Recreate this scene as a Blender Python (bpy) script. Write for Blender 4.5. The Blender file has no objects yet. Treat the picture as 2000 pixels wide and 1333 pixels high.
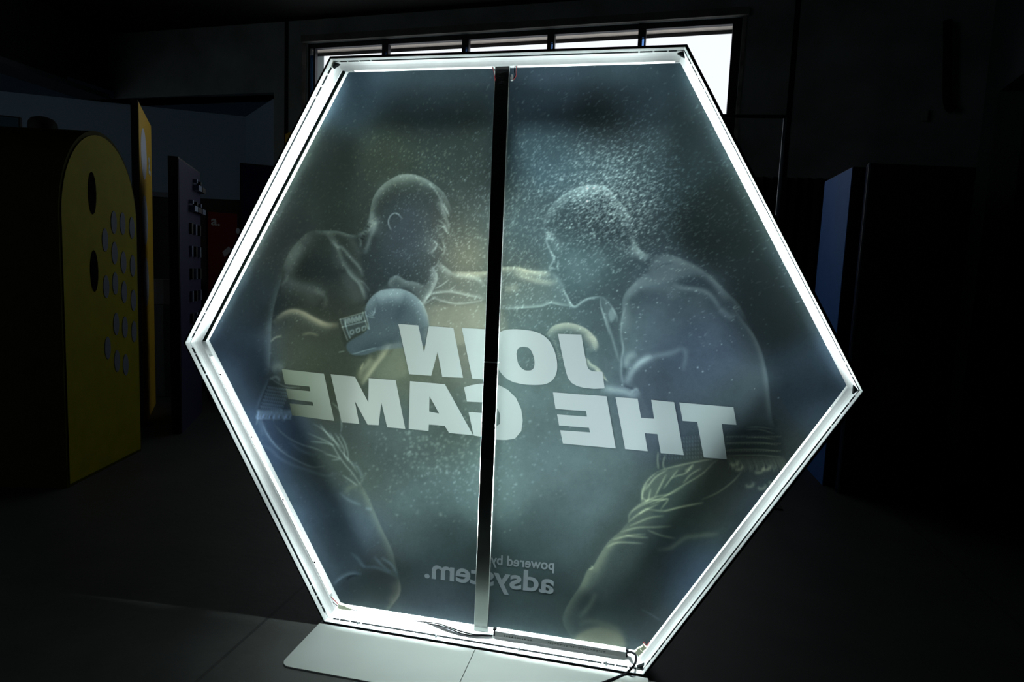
import bpy, bmesh, math, random
import numpy as np
from mathutils import Vector, Matrix
from mathutils.geometry import tessellate_polygon

random.seed(7); rng = np.random.default_rng(7)
S = bpy.context.scene
COL = S.collection

# ------------------------------------------------------------------ camera
U = 1.2                       # side of the hexagon in metres
HEX_H = .8695 * U             # half height of the hexagon
ZC = HEX_H + .0205             # height of the hexagon's centre
CAM = Vector((.4391 * U, -1.7595 * U, .257 * U + ZC))
YAW, PITCH, ROLL, FPX = -.2054, -.1025, .0416, 1218.0
_cy, _sy, _cp, _sp = math.cos(YAW), math.sin(YAW), math.cos(PITCH), math.sin(PITCH)
FW = Vector((_sy * _cp, _cy * _cp, _sp)); _r0 = Vector((_cy, -_sy, 0)); _u0 = _r0.cross(FW)
RT = _r0 * math.cos(ROLL) + _u0 * math.sin(ROLL)
UP = -_r0 * math.sin(ROLL) + _u0 * math.cos(ROLL)
cd = bpy.data.cameras.new('camera'); cam = bpy.data.objects.new('camera', cd); COL.objects.link(cam)
cd.sensor_width = 36; cd.lens = 36 * FPX / 2000; cd.clip_start = .02; cd.clip_end = 200
M = Matrix((RT, UP, -FW)).transposed().to_4x4(); M.translation = CAM
cam.matrix_world = M
S.camera = cam

def ray(px, py): return FW + RT * ((px - 1000) / FPX) - UP * ((py - 666.5) / FPX)
def on_y(px, py, y): d = ray(px, py); return CAM + d * ((y - CAM.y) / d.y)
def on_z(px, py, z): d = ray(px, py); return CAM + d * ((z - CAM.z) / d.z)
def at_depth(px, py, t): return CAM + ray(px, py) * t

# ------------------------------------------------------------------ world, exposure
W = bpy.data.worlds.new('sky'); S.world = W; W.use_nodes = True
bg = W.node_tree.nodes['Background']; bg.inputs[0].default_value = (.90, .95, 1.0, 1); bg.inputs[1].default_value = 1.15
vs = S.view_settings
vs.view_transform = 'Standard'; vs.look = 'None'; vs.gamma = 1; vs.exposure = 0; vs.use_curve_mapping = False
LOBES = ((5.0, 0., 6.4), (3.8, -3., 34.)); SIDE = (.36, -.1, 8.)   # each strip's lens: watts per metre, tilt away from the print, full spread (degrees): main beam and side spill
LED_COL = (.86, .99, .98)

# ------------------------------------------------------------------ helpers
def mat(name, col, rough=.6, metal=0., emit=None, estr=0., noise=0., nscale=8., bump=0., bscale=60., spec=.5):
    m = bpy.data.materials.new(name); m.use_nodes = True
    nt = m.node_tree; b = nt.nodes['Principled BSDF']
    b.inputs['Base Color'].default_value = (*col, 1); b.inputs['Roughness'].default_value = rough
    b.inputs['Metallic'].default_value = metal; b.inputs['Specular IOR Level'].default_value = spec
    tc = nt.nodes.new('ShaderNodeTexCoord')
    n = nt.nodes.new('ShaderNodeTexNoise'); n.inputs['Scale'].default_value = nscale; n.inputs['Detail'].default_value = 6
    nt.links.new(tc.outputs['Object'], n.inputs['Vector'])
    r = nt.nodes.new('ShaderNodeValToRGB'); r.color_ramp.elements[0].position = .3; r.color_ramp.elements[1].position = .7
    k = noise if noise else .03
    r.color_ramp.elements[0].color = tuple(c * (1 - k) for c in col) + (1,)
    r.color_ramp.elements[1].color = tuple(min(1, c * (1 + k)) for c in col) + (1,)
    nt.links.new(n.outputs['Fac'], r.inputs['Fac']); nt.links.new(r.outputs['Color'], b.inputs['Base Color'])
    if bump:
        n2 = nt.nodes.new('ShaderNodeTexNoise'); n2.inputs['Scale'].default_value = bscale; n2.inputs['Detail'].default_value = 8
        nt.links.new(tc.outputs['Object'], n2.inputs['Vector'])
        bp = nt.nodes.new('ShaderNodeBump'); bp.inputs['Strength'].default_value = bump; bp.inputs['Distance'].default_value = .01
        nt.links.new(n2.outputs['Fac'], bp.inputs['Height']); nt.links.new(bp.outputs['Normal'], b.inputs['Normal'])
    if emit:
        b.inputs['Emission Color'].default_value = (*emit, 1); b.inputs['Emission Strength'].default_value = estr
    return m

def link(name, me, m, parent=None):
    o = bpy.data.objects.new(name, me); COL.objects.link(o)
    if m is not None: me.materials.append(m)
    if parent is not None: o.parent = parent; o.matrix_parent_inverse = Matrix.Identity(4)
    if parent is not None and parent.type == 'EMPTY' : o.location = -parent.location if parent.parent is None else (0, 0, 0)
    return o
def obj(name, bm, m, parent=None, smooth=False):
    bmesh.ops.recalc_face_normals(bm, faces=bm.faces[:])
    me = bpy.data.meshes.new(name); bm.to_mesh(me); bm.free()
    if smooth:
        for p in me.polygons: p.use_smooth = True
    return link(name, me, m, parent)
def tag(o, label=None, cat=None, group=None, kind=None):
    if label: o['label'] = label
    if cat: o['category'] = cat
    if group: o['group'] = group
    if kind: o['kind'] = kind
    return o
def thing(name, label, cat, loc=(0, 0, 0), group=None):
    o = bpy.data.objects.new(name, None); COL.objects.link(o); o.location = loc; o.empty_display_size = .1
    return tag(o, label, cat, group)
def prism(bm, base, d):
    """closed solid: polygon base (list of Vectors) extruded along vector d"""
    a = [bm.verts.new(p) for p in base]; b = [bm.verts.new(Vector(p) + Vector(d)) for p in base]
    n = len(a); bm.faces.new(a); bm.faces.new(b[::-1])
    for i in range(n): bm.faces.new((a[i], b[i], b[(i + 1) % n], a[(i + 1) % n]))
    return bm
def box(bm, x0, x1, y0, y1, z0, z1, m=None):
    p = [Vector((x0, y0, z0)), Vector((x1, y0, z0)), Vector((x1, y1, z0)), Vector((x0, y1, z0))]
    d = Vector((0, 0, z1 - z0))
    if m is not None: d = m.to_3x3() @ d; p = [m @ q for q in p]
    return prism(bm, p, d)
def bevel(bm, w, seg=2):
    bmesh.ops.bevel(bm, geom=bm.edges[:], offset=w, segments=seg, profile=.5, affect='EDGES')
    return bm
def catmull(P, n=8):
    P = [np.array(p, float) for p in P]; Q = [2 * P[0] - P[1]] + P + [2 * P[-1] - P[-2]]; out = []
    for i in range(1, len(Q) - 2):
        a, b, c, d = Q[i - 1:i + 3]
        for k in range(n):
            t = k / n
            out.append(.5 * ((2 * b) + (c - a) * t + (2 * a - 5 * b + 4 * c - d) * t * t + (3 * b - a - 3 * c + d) * t ** 3))
    out.append(Q[-2]); return out
def tube(bm, pts, r, seg=10):
    pts = [Vector(p) for p in catmull(pts)]; rings = []
    up = Vector((0.3, .2, 1)).normalized()
    for i, p in enumerate(pts):
        t = (pts[min(i + 1, len(pts) - 1)] - pts[max(i - 1, 0)]).normalized()
        a = t.cross(up); a = a.normalized() if a.length > 1e-4 else Vector((1, 0, 0)); b = t.cross(a)
        rings.append([bm.verts.new(p + (a * math.cos(k * math.tau / seg) + b * math.sin(k * math.tau / seg)) * r) for k in range(seg)])
    for i in range(len(rings) - 1):
        for k in range(seg): bm.faces.new((rings[i][k], rings[i][(k + 1) % seg], rings[i + 1][(k + 1) % seg], rings[i + 1][k]))
    bm.faces.new(rings[0]); bm.faces.new(rings[-1][::-1]); return bm
def disc(bm, c, n, r, d, seg=24, sx=1.):
    n = Vector(n).normalized(); a = n.cross(Vector((0, 0, 1))); a = a.normalized() if a.length > .01 else Vector((1, 0, 0)); b = n.cross(a)
    return prism(bm, [Vector(c) + a * (r * sx * math.cos(k * math.tau / seg)) + b * (r * math.sin(k * math.tau / seg)) for k in range(seg)], n * d)

# ------------------------------------------------------------------ materials
m_alu = mat('satin_aluminium', (.70, .72, .72), .45, 0.0, noise=.04, nscale=30)
m_blackedge = mat('black_rubber', (.004, .004, .005), .8, spec=.1)
m_gasket = mat('dark_groove', (.006, .008, .009), .8, spec=.1)
m_channel_shade = mat('channel_shade_black', (.012, .017, .015), .8, spec=0.)
m_post = mat('brushed_aluminium_post', (.42, .46, .44), .24, 1., noise=.05, nscale=40, bump=.02, bscale=200)
m_tape = mat('black_film', (.010, .011, .012), .25, noise=.3, nscale=12, bump=.35, bscale=14)
m_seam = mat('bright_seam', (.7, .72, .72), .4)
m_ledbase = mat('led_board', (.45, .48, .48), .5)
m_led = mat('led_emitter', (.9, .9, .9), .5, emit=(.93, .99, 1.0), estr=2.2)
m_white = mat('white_plastic', (.75, .77, .75), .45)
m_cream = mat('cream_nylon', (.66, .70, .52), .5)
m_driver = mat('driver_case', (.26, .28, .27), .5, noise=.05)
m_black = mat('black_plastic', (.008, .008, .009), .7, spec=0.)
m_red = mat('red_wire', (.28, .015, .02), .5)
m_print_ink = mat('dark_ink', (.01, .01, .01), .9, spec=0.)
m_plate = mat('pale_steel_plate', (.34, .37, .35), .42, 0., noise=.05, nscale=3, bump=.02, bscale=30)
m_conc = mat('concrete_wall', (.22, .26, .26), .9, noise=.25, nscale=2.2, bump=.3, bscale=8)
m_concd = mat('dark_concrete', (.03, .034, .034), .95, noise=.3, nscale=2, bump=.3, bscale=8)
m_plaster = mat('white_plaster', (.32, .46, .58), .9, noise=.04, nscale=2)
m_ceil = mat('black_ceiling', (.004, .004, .004), .95)
m_winframe = mat('window_frame_dark', (.012, .014, .02), .5)
m_reveal = mat('beige_render', (.86, .76, .66), .9, noise=.1, nscale=12)

# ------------------------------------------------------------------ the room
def struct(name, bm, m, parent=None):
    o = obj(name, bm, m, parent)
    if parent is None: o['kind'] = 'structure'
    return o
# floor: concrete slabs with joints
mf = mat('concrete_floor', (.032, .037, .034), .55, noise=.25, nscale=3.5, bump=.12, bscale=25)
nt = mf.node_tree; b = nt.nodes['Principled BSDF']
tc = nt.nodes.new('ShaderNodeTexCoord'); sx = nt.nodes.new('ShaderNodeSeparateXYZ'); nt.links.new(tc.outputs['Object'], sx.inputs[0])
def mth(op, a, b_=None, c=None):
    n = nt.nodes.new('ShaderNodeMath'); n.operation = op
    for i, v in enumerate((a, b_, c)):
        if v is None: continue
        if isinstance(v, (int, float)): n.inputs[i].default_value = v
        else: nt.links.new(v, n.inputs[i])
    return n.outputs[0]
fx = mth('ABSOLUTE', mth('SUBTRACT', mth('FRACT', mth('DIVIDE', mth('ADD', sx.outputs[0], .84 + 1.5), 3.0)), .5))
j1 = mth('GREATER_THAN', mth('ABSOLUTE', mth('SUBTRACT', fx, 0.0)), .0022)
src = b.inputs['Base Color'].links[0].from_socket
mx = nt.nodes.new('ShaderNodeMix'); mx.data_type = 'RGBA'; mx.inputs[6].default_value = (.008, .009, .009, 1)
nt.links.new(j1, mx.inputs[0]); nt.links.new(src, mx.inputs[7]); nt.links.new(mx.outputs[2], b.inputs['Base Color'])
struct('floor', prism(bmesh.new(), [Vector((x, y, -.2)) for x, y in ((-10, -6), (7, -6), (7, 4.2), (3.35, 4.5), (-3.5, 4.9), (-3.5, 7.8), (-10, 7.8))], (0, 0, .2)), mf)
CEIL = 4.18
# back wall plane, slightly turned: passes WA and WB
WA = Vector((-6.15, 4.78, 0)); WB = Vector((3.35, 4.30, 0)); wd = (WB - WA).normalized(); wn = Vector((wd.y, -wd.x, 0))   # wn faces the room
def on_wall(px, py, off=0.):
    d = ray(px, py); return CAM + d * ((WA + wn * off - CAM).dot(wn) / d.dot(wn))
def ws(p): return (p - WA).dot(wd)
def wp(s, z, off=0.): return Vector((WA.x, WA.y, 0)) + wd * s + wn * off + Vector((0, 0, z))
def wallbox(bm, s0, s1, z0, z1, t0, t1):
    return prism(bm, [wp(s0, z0, t0), wp(s1, z0, t0), wp(s1, z0, t1), wp(s0, z0, t1)], (0, 0, z1 - z0))
ZAL = 3.4
sC = ws(on_wall(535, 173)); wt, wbm = on_wall(1000, 60).z, 1.7
sw0, sw1 = ws(on_wall(600, 110)), ws(on_wall(1449, 65)); sEnd = ws(WB)
bm = bmesh.new()
wallbox(bm, -.5, sC, ZAL, CEIL, 0, -.35)                       # beam over the alcove
wallbox(bm, sC, sw0, 0, CEIL, 0, -.35)
wallbox(bm, sw0, sw1, wt, CEIL, 0, -.35); wallbox(bm, sw0, sw1, 0, wbm, 0, -.35)
wallbox(bm, sw1, sEnd + .3, 0, CEIL, 0, -.35)
struct('wall_back', bm, m_conc)
# shadow gaps between the precast panels
bm = bmesh.new()
for px, py in ((560, 60), (1553, 80)):
    s = ws(on_wall(px, py)); wallbox(bm, s - .025, s + .025, 0 if px > 600 else 0, CEIL, .004, -.01)
struct('trim_1', bm, m_ceil)
bm = bmesh.new(); wallbox(bm, sw0 - .05, sw1 + .05, wt, wt + .07, .05, -.0)
struct('trim_2', bm, mat('lintel', (.13, .13, .12), .9, noise=.2))
# alcove behind the beam
Bc = on_z(480, 228, ZAL); Ac = on_z(0, 178, ZAL); Cc = wp(sC, ZAL, -.1)
def wall2(name, a, b_, z0, z1, m, t=.1):
    a = Vector((a.x, a.y, z0)); b_ = Vector((b_.x, b_.y, z0)); n = (b_ - a).normalized().cross(Vector((0, 0, 1)))
    return struct(name, prism(bmesh.new(), [a, b_, b_ - n * t, a - n * t], (0, 0, z1 - z0)), m)
dA = (Ac - Bc).normalized()
wall2('wall_alcove', Bc + dA * 5.2, Bc, 0, ZAL, m_plaster)
wall2('wall_alcove_side', Bc, Cc, 0, ZAL, m_plaster)
struct('ceiling_alcove', prism(bmesh.new(), [Vector((p.x, p.y, ZAL)) for p in (Bc + dA * 5.2, Bc + Vector((.3, .3, 0)), Cc + Vector((0, .0, 0)), wp(0, 0, -.02), Vector((-6.27, 3.3, 0)), Vector((-6.3, -6, 0)), Vector((-9.9, -6, 0)))], (0, 0, .08)), mat('alcove_ceiling', (.16, .26, .34), .9))
# left dark beam running toward the camera
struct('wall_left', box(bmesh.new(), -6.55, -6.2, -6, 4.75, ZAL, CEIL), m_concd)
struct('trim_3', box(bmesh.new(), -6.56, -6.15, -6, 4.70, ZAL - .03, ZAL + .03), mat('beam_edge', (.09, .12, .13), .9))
struct('wall_far_left', box(bmesh.new(), -10, -9.8, -6, 8, 0, CEIL), m_plaster)
struct('ceiling', prism(bmesh.new(), [Vector((-10, -6, CEIL)), Vector((7, -6, CEIL)), Vector((7, 4.3, CEIL)), Vector((3.3, 4.5, CEIL)), Vector((-6.2, 5.0, CEIL)), Vector((-10, 5.2, CEIL))], (0, 0, .2)), m_ceil)
bm = bmesh.new(); box(bm, -10, 7, -6.2, -6, 0, 1.2); box(bm, -10, 7, -6.2, -6, 3.3, CEIL); box(bm, -10, -9.3, -6.2, -6, 1.2, 3.3); box(bm, -6.2, 7, -6.2, -6, 1.2, 3.3)  # unseen opening, added to bring daylight onto the alcove and beams
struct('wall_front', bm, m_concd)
# right wall with a big dark doorway
RC = Vector((wp(sEnd, 0).x, wp(sEnd, 0).y, 0)); R1 = at_depth(1950, 180, 5.2)
rd = (Vector((R1.x, R1.y, 0)) - RC).normalized(); R2 = RC + rd * 9
sD = (Vector((R1.x, R1.y, 0)) - RC).length; rn = rd.cross(Vector((0, 0, 1)))
bm = bmesh.new()
for a, b_, z0, z1 in ((0, sD, 0, CEIL), (sD, sD + 3, R1.z, CEIL), (sD + 3, 9, 0, CEIL)):
    p, q = RC + rd * a, RC + rd * b_; p = Vector((p.x, p.y, z0)); q = Vector((q.x, q.y, z0))
    prism(bm, [p, q, q - rn * .25, p - rn * .25], (0, 0, z1 - z0))
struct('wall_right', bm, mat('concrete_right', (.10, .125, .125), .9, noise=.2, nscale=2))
struct('door_1', prism(bmesh.new(), [RC + rd * (sD - .2) - rn * .2, RC + rd * (sD + 3.2) - rn * .2, RC + rd * (sD + 3.2) - rn * .24, RC + rd * (sD - .2) - rn * .24], (0, 0, R1.z + .1)), m_ceil)
struct('wall_right_outer', box(bmesh.new(), 6.8, 7, -6, 8, 0, CEIL), m_ceil)
struct('wall_rear', box(bmesh.new(), -10, wp(0, 0).x + .1, 7.8, 8, 0, CEIL), m_plaster)

# ------------------------------------------------------------------ window
win = bpy.data.objects.new('window_1', None); COL.objects.link(win); win['kind'] = 'structure'
FT = .05
bm = bmesh.new()
wallbox(bm, sw0, sw1, wt - .05, wt, -.03, -.03 - FT); wallbox(bm, sw0, sw1, wbm, wbm + .07, -.03, -.03 - FT)
wallbox(bm, sw0, sw0 + .02, wbm, wt, -.03, -.03 - FT); wallbox(bm, sw0 + .06, sw0 + .085, wbm, wt, -.03, -.03 - FT); wallbox(bm, sw1 - .085, sw1, wbm, wt, -.03, -.03 - FT)
struct('window_frame', bm, m_winframe, win)
zt = on_wall(1430, 228).z
bm = bmesh.new(); wallbox(bm, sw0 + .08, sw1 - .08, zt - .045, zt + .035, -.03, -.03 - FT)
struct('transom', bm, m_winframe, win)
def clear(name, col):
    m = bpy.data.materials.new(name); m.use_nodes = True; n = m.node_tree; n.nodes.clear()
    o = n.nodes.new('ShaderNodeOutputMaterial'); t = n.nodes.new('ShaderNodeBsdfTransparent'); t.inputs[0].default_value = (*col, 1); n.links.new(t.outputs[0], o.inputs[0]); return m
m_blue_film, m_blue_film2 = clear('blue_glazing', (.38, .56, .82)), clear('deep_blue_glazing', (.17, .30, .44))
for px in (751, 908, 1075, 1253):
    s = ws(on_wall(px, 95)); bm = bmesh.new(); wallbox(bm, s - .042, s - .004, wbm, wt, -.02, -.03 - FT); wallbox(bm, s + .018, s + .034, wbm, wt, -.02, -.03 - FT); wallbox(bm, s - .004, s + .018, wt - .13, wt, -.02, -.03 - FT)
    bmesh.ops.remove_doubles(bm, verts=bm.verts[:], dist=1e-5)
    o = struct('mullion', bm, m_winframe, win)
    struct('blue_slit', wallbox(bmesh.new(), s - .004, s + .018, wbm, wt - .13, -.04, -.044), m_blue_film, o)
struct('blue_slit', wallbox(bmesh.new(), sw0 + .02, sw0 + .06, wbm, wt - .12, -.04, -.044), m_blue_film2, win)
mg = bpy.data.materials.new('window_glass'); mg.use_nodes = True
mg.node_tree.nodes.clear(); o_ = mg.node_tree.nodes.new('ShaderNodeOutputMaterial'); t_ = mg.node_tree.nodes.new('ShaderNodeBsdfTransparent')
g_ = mg.node_tree.nodes.new('ShaderNodeBsdfGlossy'); g_.inputs['Roughness'].default_value = .02; x_ = mg.node_tree.nodes.new('ShaderNodeMixShader'); x_.inputs[0].default_value = .04
mg.node_tree.links.new(t_.outputs[0], x_.inputs[1]); mg.node_tree.links.new(g_.outputs[0], x_.inputs[2]); mg.node_tree.links.new(x_.outputs[0], o_.inputs[0])
bm = bmesh.new(); wallbox(bm, sw0 + .02, sw1 - .02, wbm + .02, wt - .02, -.052, -.058); struct('pane', bm, mg, win)
# beige reveal soffit outside the glass, with its dark drip edge
bm = bmesh.new(); wallbox(bm, sw0, sw1, wt - .045, wt - .0, -.09, -.19); struct('reveal', bm, m_reveal, win)
bm = bmesh.new(); wallbox(bm, sw0 - .1, sw1 + .1, wt - .080, wt + .1, -.19, -.196); struct('drip_edge', bm, m_winframe, win)
# pale plastered jamb on the right of the window
bm = bmesh.new(); wallbox(bm, sw1, sw1 + .035, wbm, wt, .012, 0); wallbox(bm, sw0 - .06, sw0 - .02, wbm, wt, .012, 0)
struct('trim_4', bm, mat('pale_jamb', (.26, .25, .23), .9, noise=.5, nscale=6))

# ------------------------------------------------------------------ the hexagonal light box
LB = thing('hexagonal_lightbox', 'hexagonal lightbox seen from its open back, white LED-lit frame around a mirrored boxing print', 'lightbox', (0, 0, .0075))
SQ = math.sqrt(3) / 2
ANG = {'top': 90, 'upper_right': 30, 'lower_right': -30, 'bottom': -90, 'lower_left': -150, 'upper_left': 150}
def hp(side, a, y, t):
    """point in the frame: side, inset a (m) from the outer edge, depth y, position t (m) along the side (counter-clockwise)"""
    th = math.radians(ANG[side]); n = Vector((math.cos(th), 0, math.sin(th))); tg = Vector((-n.z, 0, n.x))
    return n * (HEX_H - a) + tg * t + Vector((0, y, ZC))
def half(a): return (HEX_H - a) * math.tan(math.pi / 6)
def rail(bm, side, prof, t0=None, t1=None):
    R = []
    for e in (-1, 1):
        R.append([bm.verts.new(hp(side, a, y, (e * half(a)) if (t0 is None) else (t0 if e < 0 else t1))) for a, y in prof])
    n = len(prof)
    for i in range(n): bm.faces.new((R[0][i], R[0][(i + 1) % n], R[1][(i + 1) % n], R[1][i]))
    if t0 is not None: bm.faces.new(R[0][::-1]); bm.faces.new(R[1])
    else:
        bm.faces.new(R[0][::-1]); bm.faces.new(R[1])
    return bm
mm = lambda L: [(a / 1000, y / 1000) for a, y in L]
PROF = mm([(-4, -13), (-2.6, -13), (-.6, 6), (-2.6, 8), (-2.6, 12), (-.2, 13), (0, 21), (-1.5, 24), (-2, 28), (0, 33), (5, 38), (12, 42), (19, 45), (19, 48), (13, 51), (11, 53), (11, 84), (5, 86), (3, 113), (3, 118), (-4, 118)])
for side in ANG:
    ro = obj('frame_rail', rail(bmesh.new(), side, PROF), m_alu, LB)
    # black groove broken by small bright clips near both corners
    L = half(0) - .02; cl = [L - .03, L - .075, L - .12]
    cuts = sorted([-c for c in cl] + cl); ends = [-L] + cuts + [L]
    bm = bmesh.new()
    for i in range(len(ends) - 1):
        rail(bm, side, mm([(-1.8, 4.6), (.3, 4.8), (.7, 13.6), (-1.8, 13.6)]), ends[i] + .003, ends[i + 1] - .003)
    g = obj('groove_gasket', bm, m_gasket, ro)
    obj('edge_trim', rail(bmesh.new(), side, mm([(-13, -8), (-4, -12), (-4, 118), (-13, 118)])), m_blackedge, ro)
for side in ('upper_left', 'upper_right'):   # empty channel: dark strip added in place of the post's shade
    obj('channel_shade', rail(bmesh.new(), side, mm([(11, 53.5), (12, 53.5), (12, 83), (11, 83)]), -half(.012), half(.012)), m_channel_shade, LB)
# dark corner brackets
for k, side in enumerate(ANG):
    if side in ('upper_left', 'lower_left'): continue
    L = half(.0)
    c0 = hp(side, .001, .022, L); th = math.radians(ANG[side] + 30)
    n = Vector((math.cos(th), 0, math.sin(th))); tg = Vector((-n.z, 0, n.x)); c0 = n * (HEX_H / SQ - .004) + Vector((0, .004, ZC))
    bm = bmesh.new(); prism(bm, [c0, c0 - n * .013 + tg * .014, c0 - n * .013 - tg * .014], (0, .014, 0))
    obj('corner_bracket', bm, m_gasket, LB)
# screws standing in the groove of the bottom rail
for px, py in ((699, 1217), (852, 1243), (1014, 1267), (1184, 1294)):
    c = on_y(px, py, .004); bm = bmesh.new(); disc(bm, c, (0, -1, .25), .0042, .006, 12); disc(bm, c + Vector((0, -.006, .0014)), (0, -1, .25), .0018, .001, 8)
    obj('screw', bm, mat('zinc', (.5, .55, .58), .3, .8), LB)

# led strips: board, glowing lens bar and its beam
def led(side, t0, t1, dots=False):
    s = obj('led_strip', rail(bmesh.new(), side, mm([(11, 62), (12.2, 62), (12.2, 80), (11, 80)]), t0 - .012, t1 + .012), m_ledbase, LB)
    l = obj('lens_bar', rail(bmesh.new(), side, mm([(12.2, 63), (14.6, 64.5), (14.6, 77.5), (12.2, 79)]), t0, t1), m_led, s)
    th = math.radians(ANG[side]); n = Vector((math.cos(th), 0, math.sin(th))); tg = Vector((-n.z, 0, n.x))
    for watts, tilt, spread in LOBES:
        ld = bpy.data.lights.new('led_beam', 'AREA'); ld.shape = 'RECTANGLE'; ld.size = t1 - t0; ld.size_y = .013
        ld.energy = watts * (t1 - t0); ld.color = LED_COL; ld.spread = math.radians(spread)
        lo = bpy.data.objects.new('led_beam', ld); COL.objects.link(lo)
        e = math.radians(tilt); d = (-n * math.cos(e) + Vector((0, 1, 0)) * math.sin(e)).normalized()
        Z = -d; Y = Z.cross(tg).normalized()
        m_ = Matrix((tg, Y, Z)).transposed().to_4x4(); m_.translation = hp(side, .0155, .071, (t0 + t1) / 2)
        lo.parent = s; lo.matrix_basis = m_
    # the lens also throws light sideways along the strip, toward the neighbouring rails
    k_ = max(2, round((t1 - t0) / .13))
    for q in range(k_):
        for sg in (-1, 1):
            ld = bpy.data.lights.new('led_side_beam', 'AREA'); ld.shape = 'RECTANGLE'; ld.size = .10; ld.size_y = .013
            ld.energy = SIDE[0] * (t1 - t0) / k_; ld.color = LED_COL; ld.spread = math.radians(SIDE[2])
            lo = bpy.data.objects.new('led_side_beam', ld); COL.objects.link(lo)
            e = math.radians(SIDE[1]); a_ = math.radians(30) * sg; dd = -n * math.cos(a_) + tg * math.sin(a_)
            d = (dd * math.cos(e) + Vector((0, 1, 0)) * math.sin(e)).normalized(); Z = -d; X = Vector((0, 1, 0)).cross(Z).normalized(); Y = Z.cross(X)
            m_ = Matrix((X, Y, Z)).transposed().to_4x4(); m_.translation = hp(side, .042, .071, t0 + (t1 - t0) * (q + .5) / k_)
            lo.parent = s; lo.matrix_basis = m_
    if dots:
        t = t0 + .08; k = 0
        while t < t1:
            bm = bmesh.new(); disc(bm, hp(side, .0142, .0665 if k % 2 else .0655, t), -n, .0022 if k % 2 else .0042, .0012, 10)
            obj('strip_screw', bm, m_black, s); t += .05 if k % 2 == 0 else .23; k += 1
    return s
def t_on(side, px, py):
    p = on_y(px, py, .07); th = math.radians(ANG[side]); return Vector((-math.sin(th), 0, math.cos(th))).dot(p - Vector((0, 0, ZC)))
def tt(side, p0, p1): return sorted((t_on(side, *p0), t_on(side, *p1)))
led('top', *tt('top', (693, 143), (960, 133)))
led('top', *tt('top', (1012, 129), (1318, 123)))
led('lower_right', *tt('lower_right', (1618, 795), (1268, 1254)))
led('lower_left', *tt('lower_left', (411, 699), (645, 1160)), dots=True)

# ------------------------------------------------------------------ the print: painted per vertex
YP = .115
PX0, PY0, PW, PH = 380, 100, 1320, 1210
yy, xx = np.mgrid[PY0:PY0 + PH, PX0:PX0 + PW].astype(np.float32)
def lin(c): c = np.clip(c, 0, None); return np.where(c <= .04045, c / 12.92, ((c + .055) / 1.055) ** 2.4)
ANCH = [(700,180,73,100,114),(830,190,61,82,89),(1060,180,66,89,102),(1250,180,67,91,101),(1180,250,38,51,54),(760,290,49,63,54),(880,300,55,72,68),(1080,300,74,104,114),(1300,320,55,77,82),(1420,420,29,41,41),(1520,600,29,41,43),(1580,750,52,71,84),(620,330,36,48,45),(560,480,39,49,47),(500,600,36,50,55),(480,700,62,84,103),(540,860,80,110,142),(600,980,91,121,142),(650,1080,73,96,109),(740,1150,37,49,50),(860,1080,62,83,85),(860,950,93,121,121),(1000,950,98,125,125),(1100,950,97,124,127),(1050,1060,67,90,92),(850,1180,53,68,74),(1100,1180,51,68,70),(900,480,95,103,88),(930,430,59,74,72),(880,600,108,120,107),(900,650,113,126,113),(1020,450,71,95,99),(1050,620,91,119,119),(1050,720,92,118,118),(1000,560,82,98,92),(800,470,74,92,99),(650,520,59,76,76),(620,620,41,49,44),(600,690,53,66,53),(680,700,54,70,61),(790,720,91,108,91),(800,560,51,67,70),(1130,520,94,126,130),(1180,600,72,95,100),(1300,600,90,115,126),(1380,680,77,99,117),(1300,800,75,95,108),(1450,800,65,85,92),(1500,900,42,54,52),(1420,950,65,78,70),(1350,1000,71,95,90),(1250,1100,57,75,74),(1350,1120,70,95,113),(1200,1180,48,65,65),(1250,1230,57,72,76),(1480,980,52,72,86),(1200,420,57,76,81),(1150,330,84,114,121),(680,420,55,70,63),(860,860,75,95,89),(700,860,61,78,76),(640,760,41,51,39),(1130,880,84,108,110),(1350,260,38,53,56),(660,900,73,92,80),(780,850,76,98,96)]  # print tones, lifted near the LED strips to make up for weak lamp light
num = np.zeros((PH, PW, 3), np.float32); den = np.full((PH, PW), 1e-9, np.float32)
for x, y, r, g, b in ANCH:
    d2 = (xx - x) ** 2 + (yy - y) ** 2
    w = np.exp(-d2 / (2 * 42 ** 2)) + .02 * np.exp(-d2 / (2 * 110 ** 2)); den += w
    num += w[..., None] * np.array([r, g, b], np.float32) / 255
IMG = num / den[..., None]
fy = np.fft.fftfreq(PH).astype(np.float32)[:, None]; fx_ = np.fft.rfftfreq(PW).astype(np.float32)[None]
def blur(a, s):
    return np.fft.irfft2(np.fft.rfft2(a) * np.exp(-2 * (math.pi * s) ** 2 * (fy ** 2 + fx_ ** 2)), s=a.shape).astype(np.float32)
CR = {0: (0, 0, 1), 3: (500, 300, 3.808), 4: (950, 300, 3.808), 5: (500, 600, 3.808), 6: (950, 600, 3.333), 7: (500, 950, 3.48), 8: (950, 950, 3.333)}
def P(c, *pts):
    x0, y0, s = CR[c]; return [(x0 + x / s, y0 + y / s) for x, y in pts]
NEU = (.92, 1.04, 1.0); WARM = (1.08, 1.06, .84); GRN = (1.0, 1.06, .78); BLU = (.82, 1.0, 1.12)
def bbox(pts, m):
    p = np.array(pts); x0, y0 = p.min(0) - m; x1, y1 = p.max(0) + m
    return max(0, int(x0 - PX0)), min(PW, int(x1 - PX0) + 2), max(0, int(y0 - PY0)), min(PH, int(y1 - PY0) + 2)
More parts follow.
